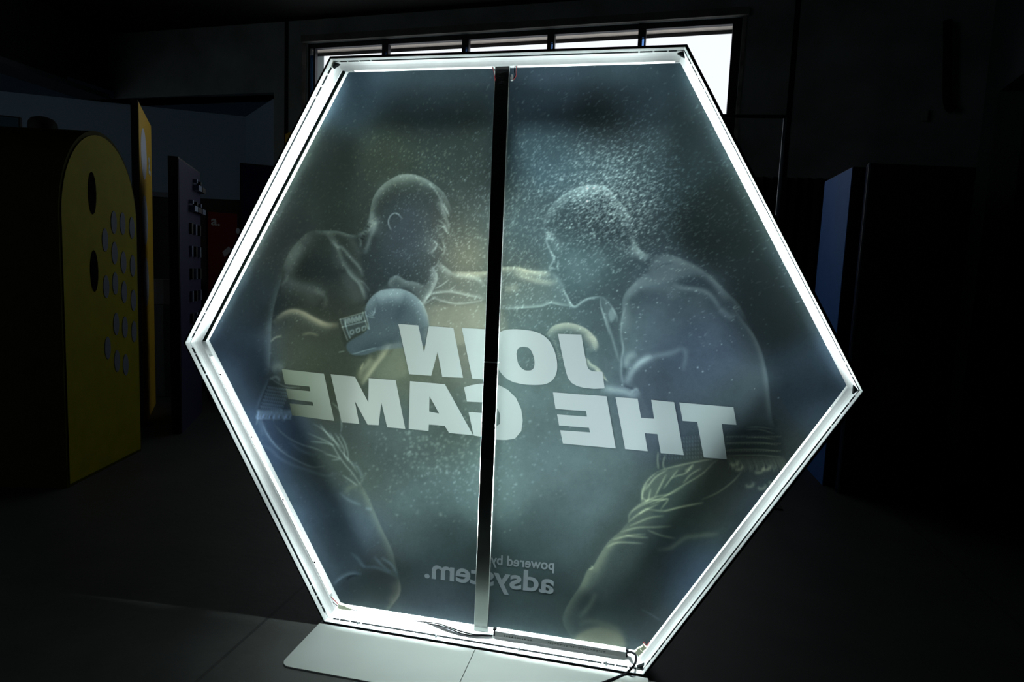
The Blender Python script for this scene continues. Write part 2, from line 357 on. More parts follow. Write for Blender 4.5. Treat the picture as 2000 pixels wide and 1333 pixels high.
def fill_mask(pts):
    i0, i1, j0, j1 = bbox(pts, 2); m = np.zeros((PH, PW), np.float32)
    if i1 <= i0 or j1 <= j0: return m
    X = xx[j0:j1, i0:i1]; Y = yy[j0:j1, i0:i1]; ins = np.zeros(X.shape, bool); n = len(pts)
    for k in range(n):
        (xa, ya), (xb, yb) = pts[k], pts[(k + 1) % n]
        if ya == yb: continue
        ins ^= ((ya > Y) != (yb > Y)) & (X < (xb - xa) * (Y - ya) / (yb - ya) + xa)
    m[j0:j1, i0:i1] = ins; return m
def fill(pts, amp, s=3, col=NEU, smooth=True, edge=None):
    """add amp inside the outline (soft by s px); edge>0 keeps it as a glow hugging the outline's inside"""
    global IMG
    if smooth: pts = [tuple(p) for p in catmull(list(pts) + [pts[0]], 5)]
    m = fill_mask(pts)
    if edge: m = m * (1 - blur(m, edge)) * 2
    m = blur(m, s); IMG += (amp * 1.3 * m)[..., None] * np.array(col, np.float32)
def blend(pts, rgb, k=1., s=1.5, smooth=True):
    global IMG
    if smooth: pts = [tuple(p) for p in catmull(list(pts) + [pts[0]], 5)]
    m = (blur(fill_mask(pts), s) * k)[..., None]; IMG = IMG * (1 - m) + m * (np.array(rgb, np.float32) / 255)
def stroke(pts, amp, wl=1.5, wr=None, col=NEU, taper=.25, smooth=True):
    """soft line; wl / wr: falloff (px) to the left / right of the walking direction"""
    wr = wl if wr is None else wr
    q = np.array(catmull(pts, 6) if smooth and len(pts) > 2 else pts, float)
    i0, i1, j0, j1 = bbox(q, 3.2 * max(wl, wr))
    if i1 <= i0 or j1 <= j0: return
    X = xx[j0:j1, i0:i1]; Y = yy[j0:j1, i0:i1]; best = np.full(X.shape, 1e9, np.float32); side = np.zeros(X.shape, np.float32); tp = np.zeros(X.shape, np.float32)
    seg = np.hypot(*np.diff(q, axis=0).T); cum = np.concatenate([[0], np.cumsum(seg)]); tot = cum[-1] + 1e-9
    for k in range(len(q) - 1):
        ax, ay = q[k]; bx, by = q[k + 1]; dx, dy = bx - ax, by - ay; l2 = dx * dx + dy * dy + 1e-9
        t = np.clip(((X - ax) * dx + (Y - ay) * dy) / l2, 0, 1)
        d = np.hypot(X - ax - t * dx, Y - ay - t * dy); c = dx * (Y - ay) - dy * (X - ax)
        m = d < best; best = np.where(m, d, best); side = np.where(m, c, side); tp = np.where(m, (cum[k] + t * seg[k]) / tot, tp)
    w = np.where(side > 0, wr, wl); v = np.exp(-(best / w) ** 2)
    if taper: v = v * np.clip(np.minimum(tp, 1 - tp) / taper, .0, 1) ** .5
    IMG[j0:j1, i0:i1] += (amp * 1.4 * v)[..., None] * np.array(col, np.float32)
# smoke texture
def fbm(s): 
    a = rng.standard_normal((PH, PW)).astype(np.float32); a = blur(a, s); return a / a.std()
IMG *= (1 + .022 * fbm(34) + .012 * fbm(9) + .01 * fbm(3))[..., None]
# --- left boxer, body masses
LBODY = P(3, (765,610),(835,510),(855,410),(880,320),(935,245),(1010,190),(1080,162),(1160,160),(1240,182),(1320,230),(1390,290),(1430,360),(1450,440),(1430,500),(1437,570),(1420,610),(1390,640),(1405,700),(1398,745),(1370,760),(1370,800),(1340,840),(1310,850),(1290,900),(1250,985),(1190,960),(1110,945),(1045,908),(985,950),(900,1030),(815,1130),(800,1180),(900,1400),(1000,1500),(1060,1300),(880,1560),(700,1850),(600,2000),(250,1900),(100,1750),(100,1500),(112,1300),(135,1080),(170,980),(190,880),(210,800),(250,720),(330,630),(400,582),(480,573),(600,580),(700,610))
fill(LBODY, -.025, 1.6)
fill(P(3,(480,573),(600,580),(700,620),(760,700),(800,900),(815,1130),(800,1180),(640,1300),(700,1500),(900,1560),(700,1850),(600,2000),(250,1900),(100,1750),(100,1500),(112,1300),(135,1080),(170,980),(190,880),(210,800),(250,720),(330,630),(400,582)), .032, 2.0, GRN)
stroke(P(3,(800,570),(840,505),(855,410),(880,320),(935,245),(1010,190),(1080,160),(1160,158),(1240,180),(1320,228),(1390,290),(1430,360),(1455,440)), .16, 1.2, 11)
stroke(P(3,(1010,190),(1080,165),(1160,162),(1240,190),(1320,240)), .07, 2, 22)
stroke(P(3,(1010,575),(990,540),(985,500),(1000,465),(1030,445),(1060,455),(1088,488)), .24, 1.3)
stroke(P(3,(1370,350),(1400,430),(1430,520),(1432,590)), .13, 2, 6)
for q in (((1350,490),(1400,530),(1425,600)), ((1345,540),(1390,545),(1415,585)), ((1310,640),(1345,680),(1300,745)), ((1385,640),(1402,700),(1396,745),(1370,757)), ((1355,690),(1375,705),(1395,722)), ((1365,790),(1345,830),(1310,858)), ((1395,380),(1420,430),(1440,470))):
    stroke(P(3,*q), .13, 2.0)
stroke(P(3,(755,612),(800,590),(850,555),(880,500)), .15, 4, 6); stroke(P(3,(830,520),(870,515),(920,512)), .05, 4)
stroke(P(3,(870,430),(860,480),(835,540)), .1, 5); stroke(P(3,(900,470),(880,560),(850,620),(830,690),(808,752)), .13, 4.5)
stroke(P(3,(770,625),(780,660),(775,700)), .1, 2.5)
stroke(P(3,(190,880),(250,740),(330,640),(400,585),(480,573)), .10, 1.5, 16)
stroke(P(3,(440,578),(600,580),(690,605),(765,615)), .14, 1.5, 6)
stroke(P(3,(490,590),(560,610),(600,680),(640,800),(650,860)), .09, 5); stroke(P(3,(520,600),(600,690),(640,700),(700,770),(770,850),(795,920)), .14, 3.5)
stroke(P(3,(640,800),(700,900),(760,960),(790,1020),(812,1090)), .15, 6, 3); stroke(P(3,(760,940),(800,960),(830,1000),(845,1030)), .08, 2)
stroke(P(3,(350,680),(300,760),(260,850),(220,960)), .07, 12); fill(P(3,(300,800),(450,760),(600,850),(620,960),(480,960),(300,940)), -.05, 12)
stroke(P(3,(190,960),(300,970),(430,1010),(510,1060)), .09, 12); stroke(P(3,(430,1010),(500,1050),(520,1100),(500,1150)), .07, 5)
stroke(P(3,(195,880),(180,960),(150,1060),(120,1200),(108,1333)), .10, 1.5, 9); stroke(P(3,(215,890),(230,930),(180,990)), .08, 3)
stroke(P(3,(120,1260),(200,1190),(280,1165),(360,1190),(440,1230),(520,1262),(620,1268)), .12, 3, 9, WARM)
stroke(P(5,(150,80),(240,30),(330,30),(420,80),(520,130),(620,135)), .10, 4, 7, WARM)
stroke(P(5,(110,262),(140,230),(195,213)), .14, 2, col=WARM); stroke(P(5,(340,208),(400,195),(470,213)), .09, 3, col=WARM)
stroke(P(5,(108,100),(108,250),(100,400),(92,520)), .07, 1.5, 9)
for q, a_, w_ in ((((330,650),(260,760),(225,880)), .045, 15), (((420,620),(330,720),(270,830)), .04, 14), (((560,640),(600,760),(610,860)), .04, 10), (((660,880),(720,1000),(760,1120)), .045, 16),
                  (((180,1010),(260,1010),(380,1060),(470,1120)), .05, 14), (((220,1230),(330,1210),(440,1270),(560,1310)), .045, 14), (((690,640),(740,680),(800,760)), .035, 10), (((900,330),(960,260),(1060,210),(1180,200)), .045, 16),
                  (((1340,330),(1390,400),(1410,480)), .05, 9), (((1330,560),(1370,600),(1410,600)), .04, 6), (((1290,760),(1320,700),(1350,650)), .05, 7), (((880,450),(900,540),(870,620)), .05, 12), (((1260,600),(1280,680),(1260,740)), .025, 12)):
    stroke(P(3,*q), a_, w_)
for k in range(6): stroke(P(3,(775 + 12 * k,628 - 22 * k),(800 + 12 * k,640 - 22 * k)), -.09, 1.6)
# close-cropped hair along the forehead
for k in range(26):
    t_ = k / 25; x = 1300 + 150 * t_; y = 225 + 215 * t_ ** 1.25; x -= 18 * t_; stroke(P(3,(x - 14 + random.uniform(-5, 5),y + 8),(x + random.uniform(-3, 8),y - random.uniform(0, 10))), .08, 1.4)
# glove at left
GL = P(3,(810,1190),(820,1130),(860,1070),(920,1025),(1000,1008),(1090,1012),(1170,1050),(1230,1110),(1270,1190),(1287,1270),(1285,1330),(1270,1420),(1180,1440),(1050,1450),(900,1470),(800,1500),(700,1490),(680,1410),(830,1310))
blend(GL, (76, 100, 108), .75, 1.2)
stroke(P(3,(812,1190),(822,1130),(860,1070),(920,1025),(1000,1010),(1090,1014),(1170,1050),(1230,1110),(1270,1190),(1288,1290)), .17, 1.0, 17)
stroke(P(3,(900,1090),(1000,1060),(1100,1080)), .10, 14); stroke(P(3,(1060,1260),(1060,1200),(1100,1130)), -.03, 10)
for k in range(4): stroke(P(5,(815 + 14 * k,60 - 12 * k),(850 + 10 * k,75 - 10 * k),(885,80 - 26 * k)), .12, 1.2)
CU = P(5,(625,95),(800,45),(830,150),(690,235)); blend(CU, (62, 80, 78), .8, 1.2, False)
for q in (((625,92),(800,42)), ((640,150),(815,105)), ((625,92),(650,170),(680,245)), ((655,92),(680,180),(700,230)), ((795,40),(812,100),(832,160)), ((812,35),(835,130),(842,165))): stroke(P(5,*q), .16, 1.4, taper=0, smooth=False)
for k in range(5):
    x = 665 + 26 * k; y = 92 - 7 * k
    stroke(P(5,(x,y + 38),(x + 4,y),(x + 14,y + 30),(x + 20,y - 4)), .20, 1.3, taper=0, smooth=False)
for x, y in ((700, 180), (745, 165), (790, 152)): stroke(P(5,(x,y),(x + 22,y - 8),(x + 24,y + 16),(x + 4,y + 22),(x,y)), .17, 1.4, taper=0)
stroke(P(5,(610,338),(660,328)), .14, 1.2); stroke(P(5,(708,352),(760,340),(830,318),(900,300)), .15, 1.2)
stroke(P(5,(740,350),(880,300),(1000,268),(1085,260)), -.05, 14, 2)
# open triangle of light under the arm
fill(P(5,(1000,268),(1060,255),(1085,262),(1120,420),(1135,495),(1040,540),(960,560),(850,540),(780,580),(830,500),(900,400),(960,320)), .05, 4, WARM)
stroke(P(5,(1000,268),(960,340),(900,420),(840,500),(785,580)), .13, 4, 9, WARM)
stroke(P(5,(860,350),(830,420),(780,480),(765,540)), .10, 6, col=WARM); stroke(P(5,(800,410),(775,470)), .1, 2, col=WARM)
stroke(P(5,(115,480),(160,440),(205,470)), .10, 9); stroke(P(5,(100,540),(150,520),(180,560)), .12, 3)
# chin / fist and the stretched arm
FI = P(3,(1315,832),(1345,900),(1340,960),(1300,1040),(1235,1130),(1200,1060),(1120,1000),(1020,1005),(985,960),(1045,908),(1110,945),(1190,960),(1250,985),(1290,930),(1295,860))
fill(FI, .06, 1.8); stroke(P(3,(985,1000),(990,945),(1045,908),(1110,945),(1190,960),(1250,985)), .10, 1.2, 8)
stroke(P(3,(1310,835),(1346,900),(1340,960),(1300,1040),(1237,1130)), .15, 1.2, 7)
ARM = P(3,(1365,820),(1420,860),(1470,885),(1600,885),(1700,882),(1820,850),(1950,850),(2000,868),(2190,872),(2240,930),(2290,1040),(2330,1115),(2360,1137),(2200,1118),(2120,1140),(1900,1160),(1820,1150),(1700,1085),(1500,1118),(1400,1110),(1300,1070),(1330,1000),(1345,900))
fill(ARM, .035, 2.0)
stroke(P(3,(1360,815),(1420,858),(1470,905)), .14, 2, 9); stroke(P(3,(1455,880),(1600,886),(1720,880),(1830,850),(1950,848),(2010,868),(2100,880),(2185,872)), .15, 1.3, 10, WARM)
stroke(P(3,(1460,905),(1560,912),(1640,930),(1700,978)), .13, 5); stroke(P(3,(1325,1008),(1380,980),(1440,935)), .17, 1.3); stroke(P(3,(1440,1020),(1480,985)), .12, 1.4)
stroke(P(3,(1240,1132),(1290,1060),(1340,1040),(1450,1032),(1580,1058),(1700,1082)), .15, 4, 1.5)
stroke(P(3,(1300,1065),(1380,1095),(1500,1118),(1640,1102),(1700,1085)), .13, 2)
stroke(P(3,(1240,1130),(1290,1095),(1340,1065)), .12, 2)
stroke(P(4,(120,1162),(220,1152),(400,1140),(480,1115),(560,1130),(655,1138)), .15, 4, 1.2)
stroke(P(4,(200,890),(330,935),(450,960),(530,955)), .13, 6, col=WARM); stroke(P(4,(220,855),(350,885),(480,905)), .10, 6, col=WARM); stroke(P(4,(130,1010),(200,1000),(240,985)), .09, 7, col=WARM)
fill(P(3,(1300,1120),(1400,1125),(1560,1130),(1700,1105),(1830,1170),(1830,1400),(1290,1400),(1280,1250),(1240,1140)), .07, 4, WARM)
fill(P(3,(1440,740),(1560,640),(1680,620),(1700,860),(1480,860)), .06, 14, WARM)
# --- right boxer
RBODY = P(4,(430,540),(425,510),(445,460),(490,390),(550,330),(620,285),(700,255),(780,240),(850,240),(900,265),(940,310),(1000,380),(1050,450),(1090,600),(1130,710),(1230,765),(1380,760),(1480,800),(1580,850),(1680,930),(1760,1010),(1860,1110),(1930,1220),(2020,1420),(2070,1600),(2100,1900),(2120,2050),(1380,2100),(1100,1700),(1000,1640),(990,1480),(1010,1200),(1000,1100),(850,1060),(740,1080),(700,1110),(660,1137),(630,1120),(600,1070),(580,1010),(540,940),(500,900),(470,840),(500,790),(470,710),(445,650),(455,600))
fill(RBODY, -.025, 1.8)
stroke(P(4,(1230,780),(1380,775),(1480,815),(1580,865),(1680,945),(1760,1025),(1860,1125),(1930,1240),(2010,1420),(2060,1600),(2085,1800),(2110,2040)), .045, 2.5, 60, taper=.12)
stroke(P(4,(1030,1100),(1020,1300),(1020,1500),(1060,1650)), .05, 40, 2.5)
stroke(P(4,(1150,1010),(1250,980),(1350,1000),(1420,1080)), .05, 14); stroke(P(4,(1500,1100),(1600,1150),(1680,1280),(1720,1450)), .028, 26)
stroke(P(4,(600,760),(680,840),(760,900),(850,880)), .03, 22); stroke(P(4,(800,700),(860,790),(900,860)), .035, 14); stroke(P(4,(940,620),(1010,720),(1100,800)), .04, 16)
stroke(P(4,(430,545),(425,510),(445,460),(490,390),(550,330),(620,285),(700,255),(780,240),(850,240),(900,265),(950,320),(1010,390),(1060,480),(1085,600)), .15, 2.0, 13)
stroke(P(4,(620,285),(700,260),(790,246),(870,255)), .08, 4, 24)
for q in (((452,607),(480,600),(512,604)), ((448,640),(475,635),(505,645)), ((455,560),(458,600),(447,650),(470,712),(492,742)), ((470,722),(500,760),(525,778)), ((490,745),(500,790),(480,830),(470,855),(520,855)), ((535,790),(530,850),(540,880))):
    stroke(P(4,*q), .15, 2.0)
stroke(P(4,(455,560),(480,620),(520,680),(560,740)), .06, 10); stroke(P(4,(490,890),(530,930),(560,975),(580,1010)), .07, 4)
stroke(P(4,(568,1000),(605,1070),(630,1118),(658,1138),(700,1110),(745,1082),(800,1070),(852,1062)), .22, 1.4, 3)
stroke(P(4,(765,590),(795,600),(815,620)), .2, 1.4); stroke(P(4,(765,665),(785,663)), .12, 1.3)
stroke(P(4,(1080,590),(1100,650),(1125,710),(1165,745),(1230,772)), .15, 3, 8); stroke(P(4,(1060,690),(1120,740),(1200,790)), .12, 9)
stroke(P(4,(1225,765),(1300,760),(1380,762),(1480,800),(1580,850),(1680,930),(1760,1010),(1860,1110),(1930,1230)), .10, 2, 9)
TR = P(4,(1205,890),(1240,790),(1380,775),(1500,815),(1620,890),(1520,905),(1400,940),(1300,965),(1180,1000),(1090,1050),(1035,1090),(1060,1010),(1130,940))
fill(TR, .085, 4)
stroke(P(4,(1205,890),(1130,940),(1060,1010),(1025,1062),(1016,1110),(1015,1200),(1000,1340)), .10, 12, 1.5)
stroke(P(4,(1385,965),(1450,1000),(1560,1010),(1640,1035),(1700,1095),(1750,1185)), .13, 5); stroke(P(4,(1630,890),(1700,950),(1745,1030),(1790,1100)), .07, 8)
fill(P(4,(1400,950),(1560,920),(1650,960),(1720,1060),(1640,1010),(1500,990)), -.06, 5)
stroke(P(4,(1250,870),(1300,830),(1400,815)), -.05, 2)
stroke(P(4,(850,1065),(850,1130),(878,1230),(915,1350)), .15, 2, 1.3); stroke(P(4,(852,1062),(890,1095),(935,1145),(970,1215),(968,1260)), .11, 2)
fill(P(4,(905,1195),(935,1145),(963,1212),(925,1252)), .16, 1.5); fill(P(4,(855,1080),(890,1110),(930,1160),(905,1200),(920,1260),(890,1230)), .06, 2)
stroke(P(6,(905,0),(880,90),(880,200),(892,270),(880,340),(880,440),(893,515)), .12, 2, 3)
stroke(P(6,(1610,0),(1660,80),(1730,170),(1780,270),(1810,370),(1830,480),(1842,600),(1852,700),(1872,785)), .12, 1.5, 8)
stroke(P(6,(1520,10),(1580,60),(1620,60)), .10, 7)
stroke(P(6,(900,400),(925,330),(980,300)), .12, 8); stroke(P(6,(905,500),(950,420),(1000,365),(1080,318)), .16, 7); stroke(P(6,(960,400),(1010,350),(1090,322),(1200,300),(1290,262)), .09, 6)
stroke(P(6,(1290,255),(1297,320),(1280,420)), .06, 5); stroke(P(6,(745,0),(790,110),(830,240),(865,360)), .10, 2.5)
stroke(P(6,(740,530),(830,540),(900,552),(960,570),(992,540)), .16, 8); stroke(P(6,(940,555),(975,535),(992,548)), .1, 3)
stroke(P(6,(895,515),(920,522),(960,535)), -.08, 2)
# right glove, warm
stroke(P(6,(388,185),(430,132),(500,108),(570,113),(640,140),(690,182),(722,230),(727,275)), .22, 1.4, 12, WARM)
stroke(P(6,(640,180),(685,230),(700,290)), .07, 10, col=WARM); stroke(P(6,(650,330),(680,370),(720,395),(765,440)), .20, 1.5, 6, WARM)
for k in range(9):
    stroke(P(6,(425 + k * 9,215 + 14 * k),(460,225 + 14 * k)), .08, 1.2, col=WARM); stroke(P(6,(665 + 5 * k,200 + 11 * k),(722,190 + 12 * k)), .07, 1.2, col=WARM)
for k in range(8): stroke(P(6,(700 + 9 * k,400 + 9 * k),(765 + 4 * k,440 + 7 * k)), .09, 1.2, col=WARM)
# right waistband and fringe
fill(P(6,(1120,870),(1400,830),(1600,800),(1870,790),(1930,990),(1700,990),(1400,1000),(1130,1060)), -.04, 6)
for y0, y1, xs in ((785, 783, 1690), (800, 815, 1690), (852, 850, 1690), (885, 890, 1560), (930, 930, 1560), (968, 965, 1560)):
    stroke(P(6,(xs,y0),(1780,y0 - 2),(1868 + (y1 - 785) * .28,y1 + 12)), .10, 1.3, col=GRN)
for k in range(60):
    x = 1560 + (k % 20) * 18; y = (842, 888, 935)[k // 20]; stroke(P(6,(x,y - 3),(x + 9,y + 6),(x + 14,y - 6)), .08, 1.1, col=GRN)
for k in range(90):
    x = 1130 + (k % 15) * 19; y = 850 + (k // 15) * 26 + (x - 1130) * -.05
    stroke(P(6,(x,y),(x + 4,y + 12),(x + 7,y + 20)), .06, 1.1)
for k in range(46):
    x = 1560 + k * 8.2; r = random.random()
    stroke(P(6,(x,968),(x + 12 + 10 * r,1000 + 10 * r),(x + 22 + 25 * r,1030 + 30 * r),(x + 12 + 40 * r,1060 + 25 * r)), .06, 1.1, col=GRN)
for x, y in ((1690, 1150), (1770, 1165), (1620, 1040), (1590, 1010), (1840, 1130), (1750, 1060), (1800, 1040)): stroke(P(6,(x,y),(x + 10,y + 20),(x + 40,y + 14),(x + 50,y - 14)), .13, 3.5, col=GRN)
for q in (((1110,1075),(1180,1050),(1300,1022),(1400,1003),(1480,990)), ((1012,1260),(1020,1180),(1060,1120),(1115,1072)), ((1030,1200),(1100,1110),(1180,1060)),
          ((940,1335),(1040,1280),(1150,1240),(1250,1180),(1400,1090),(1470,1022),(1512,992)), ((1150,1188),(1200,1120),(1250,1058)), ((1095,1240),(1140,1150),(1172,1088)), ((1195,1120),(1240,1100),(1300,1080),(1345,1022)),
          ((1280,1150),(1330,1092),(1400,1050)), ((1665,1068),(1600,1140),(1500,1212),(1398,1256)), ((1120,1060),(1115,1000),(1118,940)), ((1160,1060),(1150,1020),(1165,960)), ((1010,1240),(1050,1260),(1070,1180)), ((1130,1325),(1180,1250),(1060,1290)), ((1150,1333),(1280,1300),(1415,1272))):
    stroke(P(6,*q), .14, 1.9, col=GRN)
fill(P(6,(1015,1260),(1020,1180),(1070,1110),(1180,1055),(1300,1030),(1180,1120),(1100,1240),(1040,1285)), .06, 3, GRN)
fill(P(6,(1290,1060),(1350,1025),(1340,1050),(1305,1075)), .12, 1.5, GRN)
for q in (((1012,110),(1018,40),(1050,-20)), ((928,235),(935,180),(1000,122),(1100,72),(1200,50),(1290,0)), ((920,238),(980,190),(1040,155),(1130,112)), ((1045,150),(1150,162),(1250,140),(1330,125),(1415,108)), ((930,262),(1060,208),(1160,194)),
          ((870,300),(980,272),(1100,268),(1210,262)), ((1045,285),(1140,322),(1235,342)), ((820,350),(930,322),(1040,314)), ((780,400),(860,368),(1025,374)), ((990,185),(1040,150),(1055,158)), ((1060,90),(1110,90),(1185,86)), ((900,320),(960,330),(1060,335))):
    stroke(P(8,*q), .13, 2.2, col=GRN)
fill(P(8,(930,230),(940,170),(1010,110),(1060,100),(1080,200),(1040,260),(960,300),(900,350),(820,420),(760,560),(700,640),(640,690),(620,640),(700,510),(740,450),(800,365),(870,300)), .055, 5, GRN)
stroke(P(8,(930,230),(870,300),(800,362),(740,450),(700,520),(660,550),(620,640),(560,730),(520,800),(500,860),(510,910),(540,960),(560,990)), .10, 12, 1.5, GRN)
stroke(P(8,(680,515),(690,535),(665,545)), .12, 1.8, col=GRN)
stroke(P(8,(715,695),(670,780),(600,862)), .07, 5, col=GRN); stroke(P(8,(1105,418),(1200,402),(1290,340),(1370,325),(1520,308)), .10, 5, col=GRN)
stroke(P(8,(1000,800),(1070,835),(1148,885)), .05, 2)
blend(P(8,(560,1000),(600,960),(680,925),(760,920),(840,945),(890,990),(910,1045),(820,1060),(600,1040)), (150, 165, 142), .62, 4)
stroke(P(8,(600,910),(660,880),(760,895),(850,930),(905,1000)), .07, 6, col=GRN)
fill(P(8,(590,700),(700,640),(900,600),(1000,700),(980,850),(800,880),(640,860),(600,800)), -.025, 20)
# --- left waistband, fringe and shorts
fill(P(5,(60,640),(100,540),(230,590),(250,760),(20,770)), -.02, 3, BLU)
for r_ in range(7):
    for k in range(11):
        x = 85 + k * 15 - r_ * 9; y = 600 + r_ * 24 + k * 2.0
        stroke(P(5,(x,y),(x + 7,y - 8),(x + 12,y + 5),(x + 5,y + 9)), .12, 1.3, col=BLU)
stroke(P(5,(100,520),(150,560),(230,595),(330,600)), .10, 1.6); stroke(P(5,(100,525),(70,600),(35,680),(5,765)), .09, 1.4, 4, BLU)
for k in range(26):
    x = 5 + k * 10; r = random.random()
    stroke(P(5,(x,762 - 4 * r),(x + 8,790 + 20 * r),(x - 6 + 22 * r,820 + 26 * r),(x + 12,838)), .13, 1.8, col=BLU)
for q in (((30,800),(60,900),(120,1000),(200,1080),(300,1140),(420,1190),(520,1182)), ((135,875),(220,960),(330,1020),(430,1050),(520,1085)), ((375,935),(480,980),(560,1020),(610,1100),(660,1170),(720,1240),(780,1333)),
          ((420,868),(480,900),(560,970),(640,1080),(700,1150),(755,1235)), ((560,708),(620,770),(637,880),(630,935)), ((475,870),(520,930),(575,1005)), ((505,1090),(560,1105),(620,1130),(560,1140)), ((585,935),(625,1000),(655,1060),(660,1110),(700,1160)),
          ((620,940),(660,1010),(685,1100),(680,1150)), ((545,930),(590,1000),(640,1050)), ((400,1000),(500,1010),(590,1030)), ((640,1250),(700,1290),(760,1333)), ((20,760),(10,840),(0,880))):
    stroke(P(5,*q), .13, 1.9, col=NEU)
for q in (((20,1020),(110,1060),(170,1120),(260,1170),(380,1212),(520,1255),(610,1235)), ((60,850),(70,930),(150,1040),(240,1090)), ((240,1000),(340,1070),(440,1110)), ((20,820),(40,900),(50,960)), ((700,1150),(760,1200),(800,1290))):
    stroke(P(5,*q), .07, 3.5, col=BLU)
stroke(P(7,(700,-30),(750,60),(790,150),(850,290),(915,425),(940,520),(965,615)), .07, 2, 9, GRN); stroke(P(7,(690,0),(640,10),(600,60)), .05, 6, col=GRN)
stroke(P(7,(965,615),(980,690),(970,745),(930,800),(892,850)), .12, 1.5, 6, WARM); stroke(P(7,(930,650),(945,720),(900,790)), .05, 8, col=WARM)
stroke(P(7,(525,672),(590,620),(650,597),(722,603)), .13, 5, 2, BLU); stroke(P(7,(610,640),(650,612),(700,608)), -.08, 2)
for q in (((680,485),(730,545),(830,558),(960,620)), ((850,485),(925,540),(968,625)), ((640,450),(700,500),(740,560)), ((740,150),(790,160)), ((560,40),(640,100),(720,130)), ((800,480),(880,560),(940,590))): stroke(P(7,*q), .07, 3.2, col=BLU)
fill(P(7,(540,690),(640,630),(760,600),(880,620),(950,680),(920,780),(800,850),(600,780)), -.025, 10)
# --- water and dust specks
def specks(n, cx, cy, sx_, sy_, ang, lmin, lmax, amp, wd_=.8, col=NEU, rim=0):
    for _ in range(n):
        if rim: th = random.uniform(0, 6.283); r = random.gauss(1, rim); x = cx + math.cos(th) * sx_ * r; y = cy + math.sin(th) * sy_ * r
        else: x = random.gauss(cx, sx_); y = random.gauss(cy, sy_)
        if not (PX0 + 4 < x < PX0 + PW - 4 and PY0 + 4 < y < PY0 + PH - 4): continue
        a = math.radians(ang + random.gauss(0, 14)); l = random.uniform(lmin, lmax) * .5; w = wd_ * random.uniform(.7, 1.5)
        i0, i1, j0, j1 = bbox([(x, y)], l + 2.5 * w + 1); X = xx[j0:j1, i0:i1] - x; Y = yy[j0:j1, i0:i1] - y
        u = X * math.cos(a) - Y * math.sin(a); v = X * math.sin(a) + Y * math.cos(a)
        g = np.exp(-(np.maximum(abs(u) - l, 0) ** 2 + v ** 2) / (w * w))
        IMG[j0:j1, i0:i1] += (amp * random.uniform(.6, 2.2) * g)[..., None] * np.array(col, np.float32)
specks(2600, 1205, 390, 70, 62, 30, 1, 5, .105); specks(900, 1170, 400, 50, 45, 30, 1, 4, .12)
specks(1500, 1200, 330, 110, 75, 35, 1, 5, .075); specks(1200, 1290, 430, 110, 100, 30, 1, 5, .08); specks(700, 1020, 470, 40, 110, 55, 1, 4, .08)
specks(500, 1010, 370, 50, 70, 60, 1, 6, .09); specks(260, 1150, 250, 160, 60, 50, 1, 6, .09); specks(240, 1430, 420, 60, 120, 30, 1, 7, .10)
specks(520, 830, 420, 55, 90, 60, 0, 2, .12, .65); specks(420, 850, 300, 90, 60, 60, 0, 4, .06, .9, GRN); specks(30, 850, 300, 90, 60, 60, 0, 2, .05, 2.2, GRN); specks(900, 640, 380, 80, 110, 45, 0, 3, .045, .8, WARM)
specks(600, 550, 500, 50, 110, 50, 0, 3, .05, .8); specks(700, 900, 480, 45, 80, 40, 0, 3, .08); specks(260, 800, 540, 50, 60, 50, 0, 2, .10, .65)
specks(500, 900, 900, 90, 60, 45, 0, 2, .05, 1.6); specks(300, 1080, 620, 70, 90, 45, 0, 3, .08); specks(60, 1330, 640, 90, 80, 30, 0, 1, .2, 1.1); specks(160, 600, 980, 80, 120, 30, 0, 2, .04, 1.2)
specks(300, 1020, 560, 60, 60, 45, 0, 3, .09); specks(150, 840, 900, 60, 40, 45, 0, 2, .06, 2.0)
IMG += (.010 * rng.standard_normal((PH, PW)).astype(np.float32))[..., None]
IMG = np.clip(IMG, .02, .95)
PRINT_GAIN = .98            # paper reflectance per unit of printed tone
NX, NZ = 940, 820
hw = HEX_H / SQ - .002
gx = np.linspace(-hw, hw, NX); gz = np.linspace(-HEX_H + .001, HEX_H - .001, NZ)
GX, GZ = np.meshgrid(gx, gz)
pts = np.stack([GX, np.full_like(GX, YP), GZ + ZC], -1).reshape(-1, 3)
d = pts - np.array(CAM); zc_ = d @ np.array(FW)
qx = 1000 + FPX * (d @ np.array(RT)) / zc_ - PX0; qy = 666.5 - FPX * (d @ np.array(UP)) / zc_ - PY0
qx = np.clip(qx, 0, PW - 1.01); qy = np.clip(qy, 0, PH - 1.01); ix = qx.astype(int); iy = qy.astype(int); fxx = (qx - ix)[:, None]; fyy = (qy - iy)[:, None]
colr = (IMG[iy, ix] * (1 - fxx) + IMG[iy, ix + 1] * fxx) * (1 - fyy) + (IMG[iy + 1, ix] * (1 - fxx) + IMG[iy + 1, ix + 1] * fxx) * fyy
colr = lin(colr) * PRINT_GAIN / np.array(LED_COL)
inside = (abs(GX) * SQ + abs(GZ) * .5 <= HEX_H - .001).reshape(-1)
i = np.arange(NX * NZ).reshape(NZ, NX); q = np.stack([i[:-1, :-1], i[:-1, 1:], i[1:, 1:], i[1:, :-1]], -1).reshape(-1, 4)
q = q[inside[q].all(1)]; used = np.unique(q); remap = np.full(NX * NZ, -1); remap[used] = np.arange(len(used)); q = remap[q]; vs_ = pts[used]; colr = colr[used]
me = bpy.data.meshes.new('printed_fabric'); me.vertices.add(len(vs_)); me.vertices.foreach_set('co', vs_.astype(np.float32).ravel())
me.loops.add(len(q) * 4); me.loops.foreach_set('vertex_index', q.astype(np.int32).ravel()); me.polygons.add(len(q))
me.polygons.foreach_set('loop_start', np.arange(0, len(q) * 4, 4, dtype=np.int32)); me.update(calc_edges=True)
